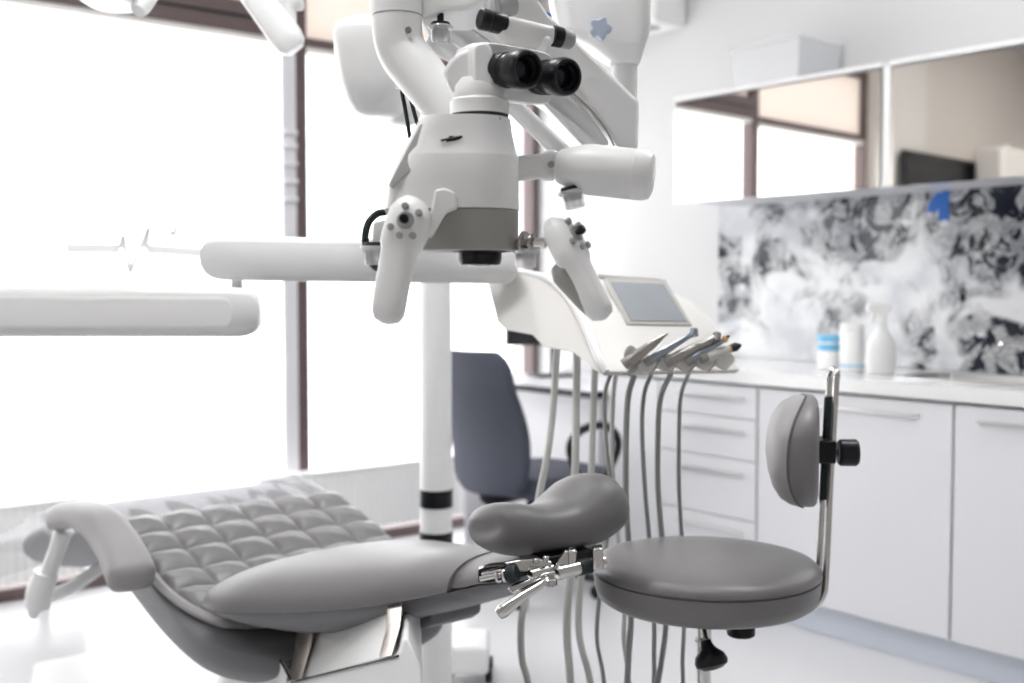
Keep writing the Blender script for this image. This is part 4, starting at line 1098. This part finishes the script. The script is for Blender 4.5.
# swivel housing and drop tube at the right, hung from the ceiling
sw = thing('microscope_mount', 'white swivel housing with blue-grey star knob at the upper right of the microscope', 'mount', V(624, 97, 1.95))
DS = 1.97
def sring(py, xl, xr, hd, n=32):
    z = V(600, py, DS).z; r_ = []
    for k in range(n):
        c, s_ = math.cos(2*PI*k/n), math.sin(2*PI*k/n)
        p_ = CAM+R*(((xl+xr)/2-CX)*DS/FPX+(xr-xl)/2*DS/FPX*sgnpow(c, 2/5))+F*(DS+hd*sgnpow(s_, 2/5)); p_.z = z
        r_.append(p_)
    return r_
mk('swivel_housing', MB().loft([sring(66, 609, 638, .035), sring(63, 604, 639, .04), sring(52, 588, 642, .055), sring(38, 556, 647, .06), sring(2, 548, 648, .06), sring(-3, 550, 646, .055), sring(-30, 552, 644, .05)]), M['white'], sw, sharp=22)
mk('drop_tube', MB().lathe([(.0225, 0), (.0225, .075)], V(624.5, 106, DS), U, 32), M['whitem'], sw)
z0_ = V(600, -28, DS)
pp_ = V(600, -25, DS)
mk('ceiling_tube', MB().cyl(pp_, Vector((pp_.x, pp_.y, ZC-.001)), .04, 32), M['whitem'], sw)
star = []
kc = V(600.5, 27.5, DS-.112)
for k in range(60):
    a = 2*PI*k/60; rr = .0170+.0028*math.cos(5*a+.4)
    star.append(kc+(R*math.cos(a)+U*math.sin(a))*rr)
kn_ = mk('star_knob', MB().prism(star, F*.018), M['knobb'], sw, bevel=.003)
mk('knob_stem', MB().cyl(kc+F*.017, kc+F*.04, .008, 16), M['white'], sw)
mk('blue_dot', MB().prism([V(q[0], q[1], DS-.09) for q in ((545, 11), (551, 14), (552, 18), (548, 17))], F*.006), M['blue'], sw)

# pale rounded lamp housing hanging behind the carrier tube
lamp = thing('lamp_housing', 'pale rounded housing hanging behind the microscope carrier tube', 'lamp', V(372, 120, 2.05))
def lring(py, xl, xr, hd, D_=2.05, n=32):
    z = V(400, py, D_).z; r_ = []
    for k in range(n):
        c, s_ = math.cos(2*PI*k/n), math.sin(2*PI*k/n)
        p_ = CAM+R*(((xl+xr)/2-CX)*D_/FPX+(xr-xl)/2*D_/FPX*sgnpow(c, 2/3))+F*(D_+hd*sgnpow(s_, 2/3)); p_.z = z
        r_.append(p_)
    return r_
mk('shell', MB().loft([lring(*q) for q in ((119, 366, 392, .03), (116, 358, 400, .05), (106, 350, 408, .07), (88, 344, 412, .08), (55, 338, 414, .085), (40, 337, 414, .085), (30, 341, 412, .075), (24, 352, 405, .05), (22, 366, 392, .03))]), M['white'], lamp, sharp=60)
mk('lower_shell', MB().ball(V(402, 108, 2.12), .038, .06, .034, R, F, U, e1=2.6, e2=2.4), M['white'], lamp)
hang = V(385, 24, 2.05)
mk('hanger', MB().cyl(hang, Vector((hang.x, hang.y, ZC-.001)), .028, 24), M['whitem'], lamp)

# lamp arms at the top left
la = thing('dental_lamp', 'white dental lamp with sloping arm at the top left', 'lamp', V(270, 30, 2.45))
a0, a1 = V(228, -45, 2.5), V(294, 48, 2.42)
dv = (a1-a0).normalized(); sdv = F; nv = dv.cross(sdv).normalized()
L_ = (a1-a0).length
def lar(t_, s): return [a0+dv*t_+nv*.036*s*sgnpow(math.cos(2*PI*k/24), 2/3.5)+sdv*.034*s*sgnpow(math.sin(2*PI*k/24), 2/3.5) for k in range(24)]
mk('arm', MB().loft([lar(0, .9), lar(.02, 1), lar(L_-.03, 1), lar(L_-.008, .88), lar(L_+.006, .55)]), M['white'], la, sharp=50)
mk('arm_joint', MB().cyl(V(287, 24, 2.44), V(287, -6, 2.44), .021, 20).cyl(V(277, 4, 2.44), V(303, 2, 2.44), .018, 20, ch=.003), M['white'], la)
hg = V(287, -5, 2.44)
mk('ceiling_tube', MB().cyl(hg, Vector((hg.x, hg.y, ZC-.001)), .03, 24), M['whitem'], la)
mk('lamp_head', MB().loft([[V(110, y_, 2.35)+R*.068*s*sgnpow(math.cos(2*PI*k/32), 2/3)+F*.11*s*sgnpow(math.sin(2*PI*k/32), 2/3) for k in range(32)] for y_, s in ((5, .55), (2, .86), (-6, 1.0), (-22, 1.0), (-34, .6))]), M['white'], la, sharp=60)
hd0, hd1 = V(138, 11, 2.34), V(160, -22, 2.40)
mk('head_handle', MB().tube([hd0, hd0.lerp(hd1, .15), hd1], [.016, .020, .020], 20), M['white'], la)
mk('yoke', MB().tube([hd1, V(190, -45, 2.45), a0], .018, 16, smooth=4), M['white'], la)

# ------------------------------------------------------------------ unseen glowing ceiling panels, added as fill light
for i, (x, y) in enumerate(((.3, 1.2), (1.1, 2.6), (2.6, 1.0), (-1.9, 2.7))):
    cl_t = thing('ceiling_fill_panel', ('unseen square fill panel added on the ceiling over the empty left of the room', 'unseen square fill panel added on the ceiling above the dental chair', 'unseen square fill panel added on the ceiling above the stool', 'unseen square fill panel added on the ceiling near the cream pillar')[i], 'ceiling light', (x, y, ZC-.03), 'added ceiling fill panels')
    mk('frame', MB().bx(x-.31, x+.31, y-.31, y+.31, ZC-.03, ZC-.001), M['white'], cl_t, bevel=.004)
    mk('diffuser', MB().bx(x-.28, x+.28, y-.28, y+.28, ZC-.034, ZC-.0305), emit_mat('fill_emission', (1, 1, 1), 17.0), cl_t)

# ------------------------------------------------------------------ daylight
w = bpy.data.worlds.new('daylight'); sc.world = w; w.use_nodes = True
bg = w.node_tree.nodes['Background']; bg.inputs['Color'].default_value = (.985, .99, 1.0, 1); bg.inputs['Strength'].default_value = 2.4
for (x0, x1) in ((.96, 2.41), (2.48, 3.83), (-.47, .9)):
    l = bpy.data.lights.new('daylight_portal', 'AREA'); l.shape = 'RECTANGLE'; l.size = x1-x0; l.size_y = 2.75
    l.cycles.is_portal = True
    o = bpy.data.objects.new('daylight_portal', l); COL.objects.link(o)
    o.location = ((x0+x1)/2, YW+.10, 1.42); o.rotation_euler = (-PI/2, 0, 0)

# ------------------------------------------------------------------ camera object and view
cam = bpy.data.cameras.new('camera'); co = bpy.data.objects.new('camera', cam); COL.objects.link(co)
co.location = CAM; co.rotation_euler = (math.pi/2-PITCH, 0, -YAW)
cam.sensor_width = 36; cam.lens = 36*FPX/1024; cam.clip_start = .02; cam.clip_end = 100
cam.dof.use_dof = True; cam.dof.focus_distance = 1.56; cam.dof.aperture_fstop = 3.3; cam.dof.aperture_blades = 0
sc.camera = co
vs = sc.view_settings
sc.display_settings.display_device = 'sRGB'
vs.view_transform = 'Standard'; vs.look = 'None'; vs.exposure = 0.8; vs.gamma = 1.0; vs.use_curve_mapping = False
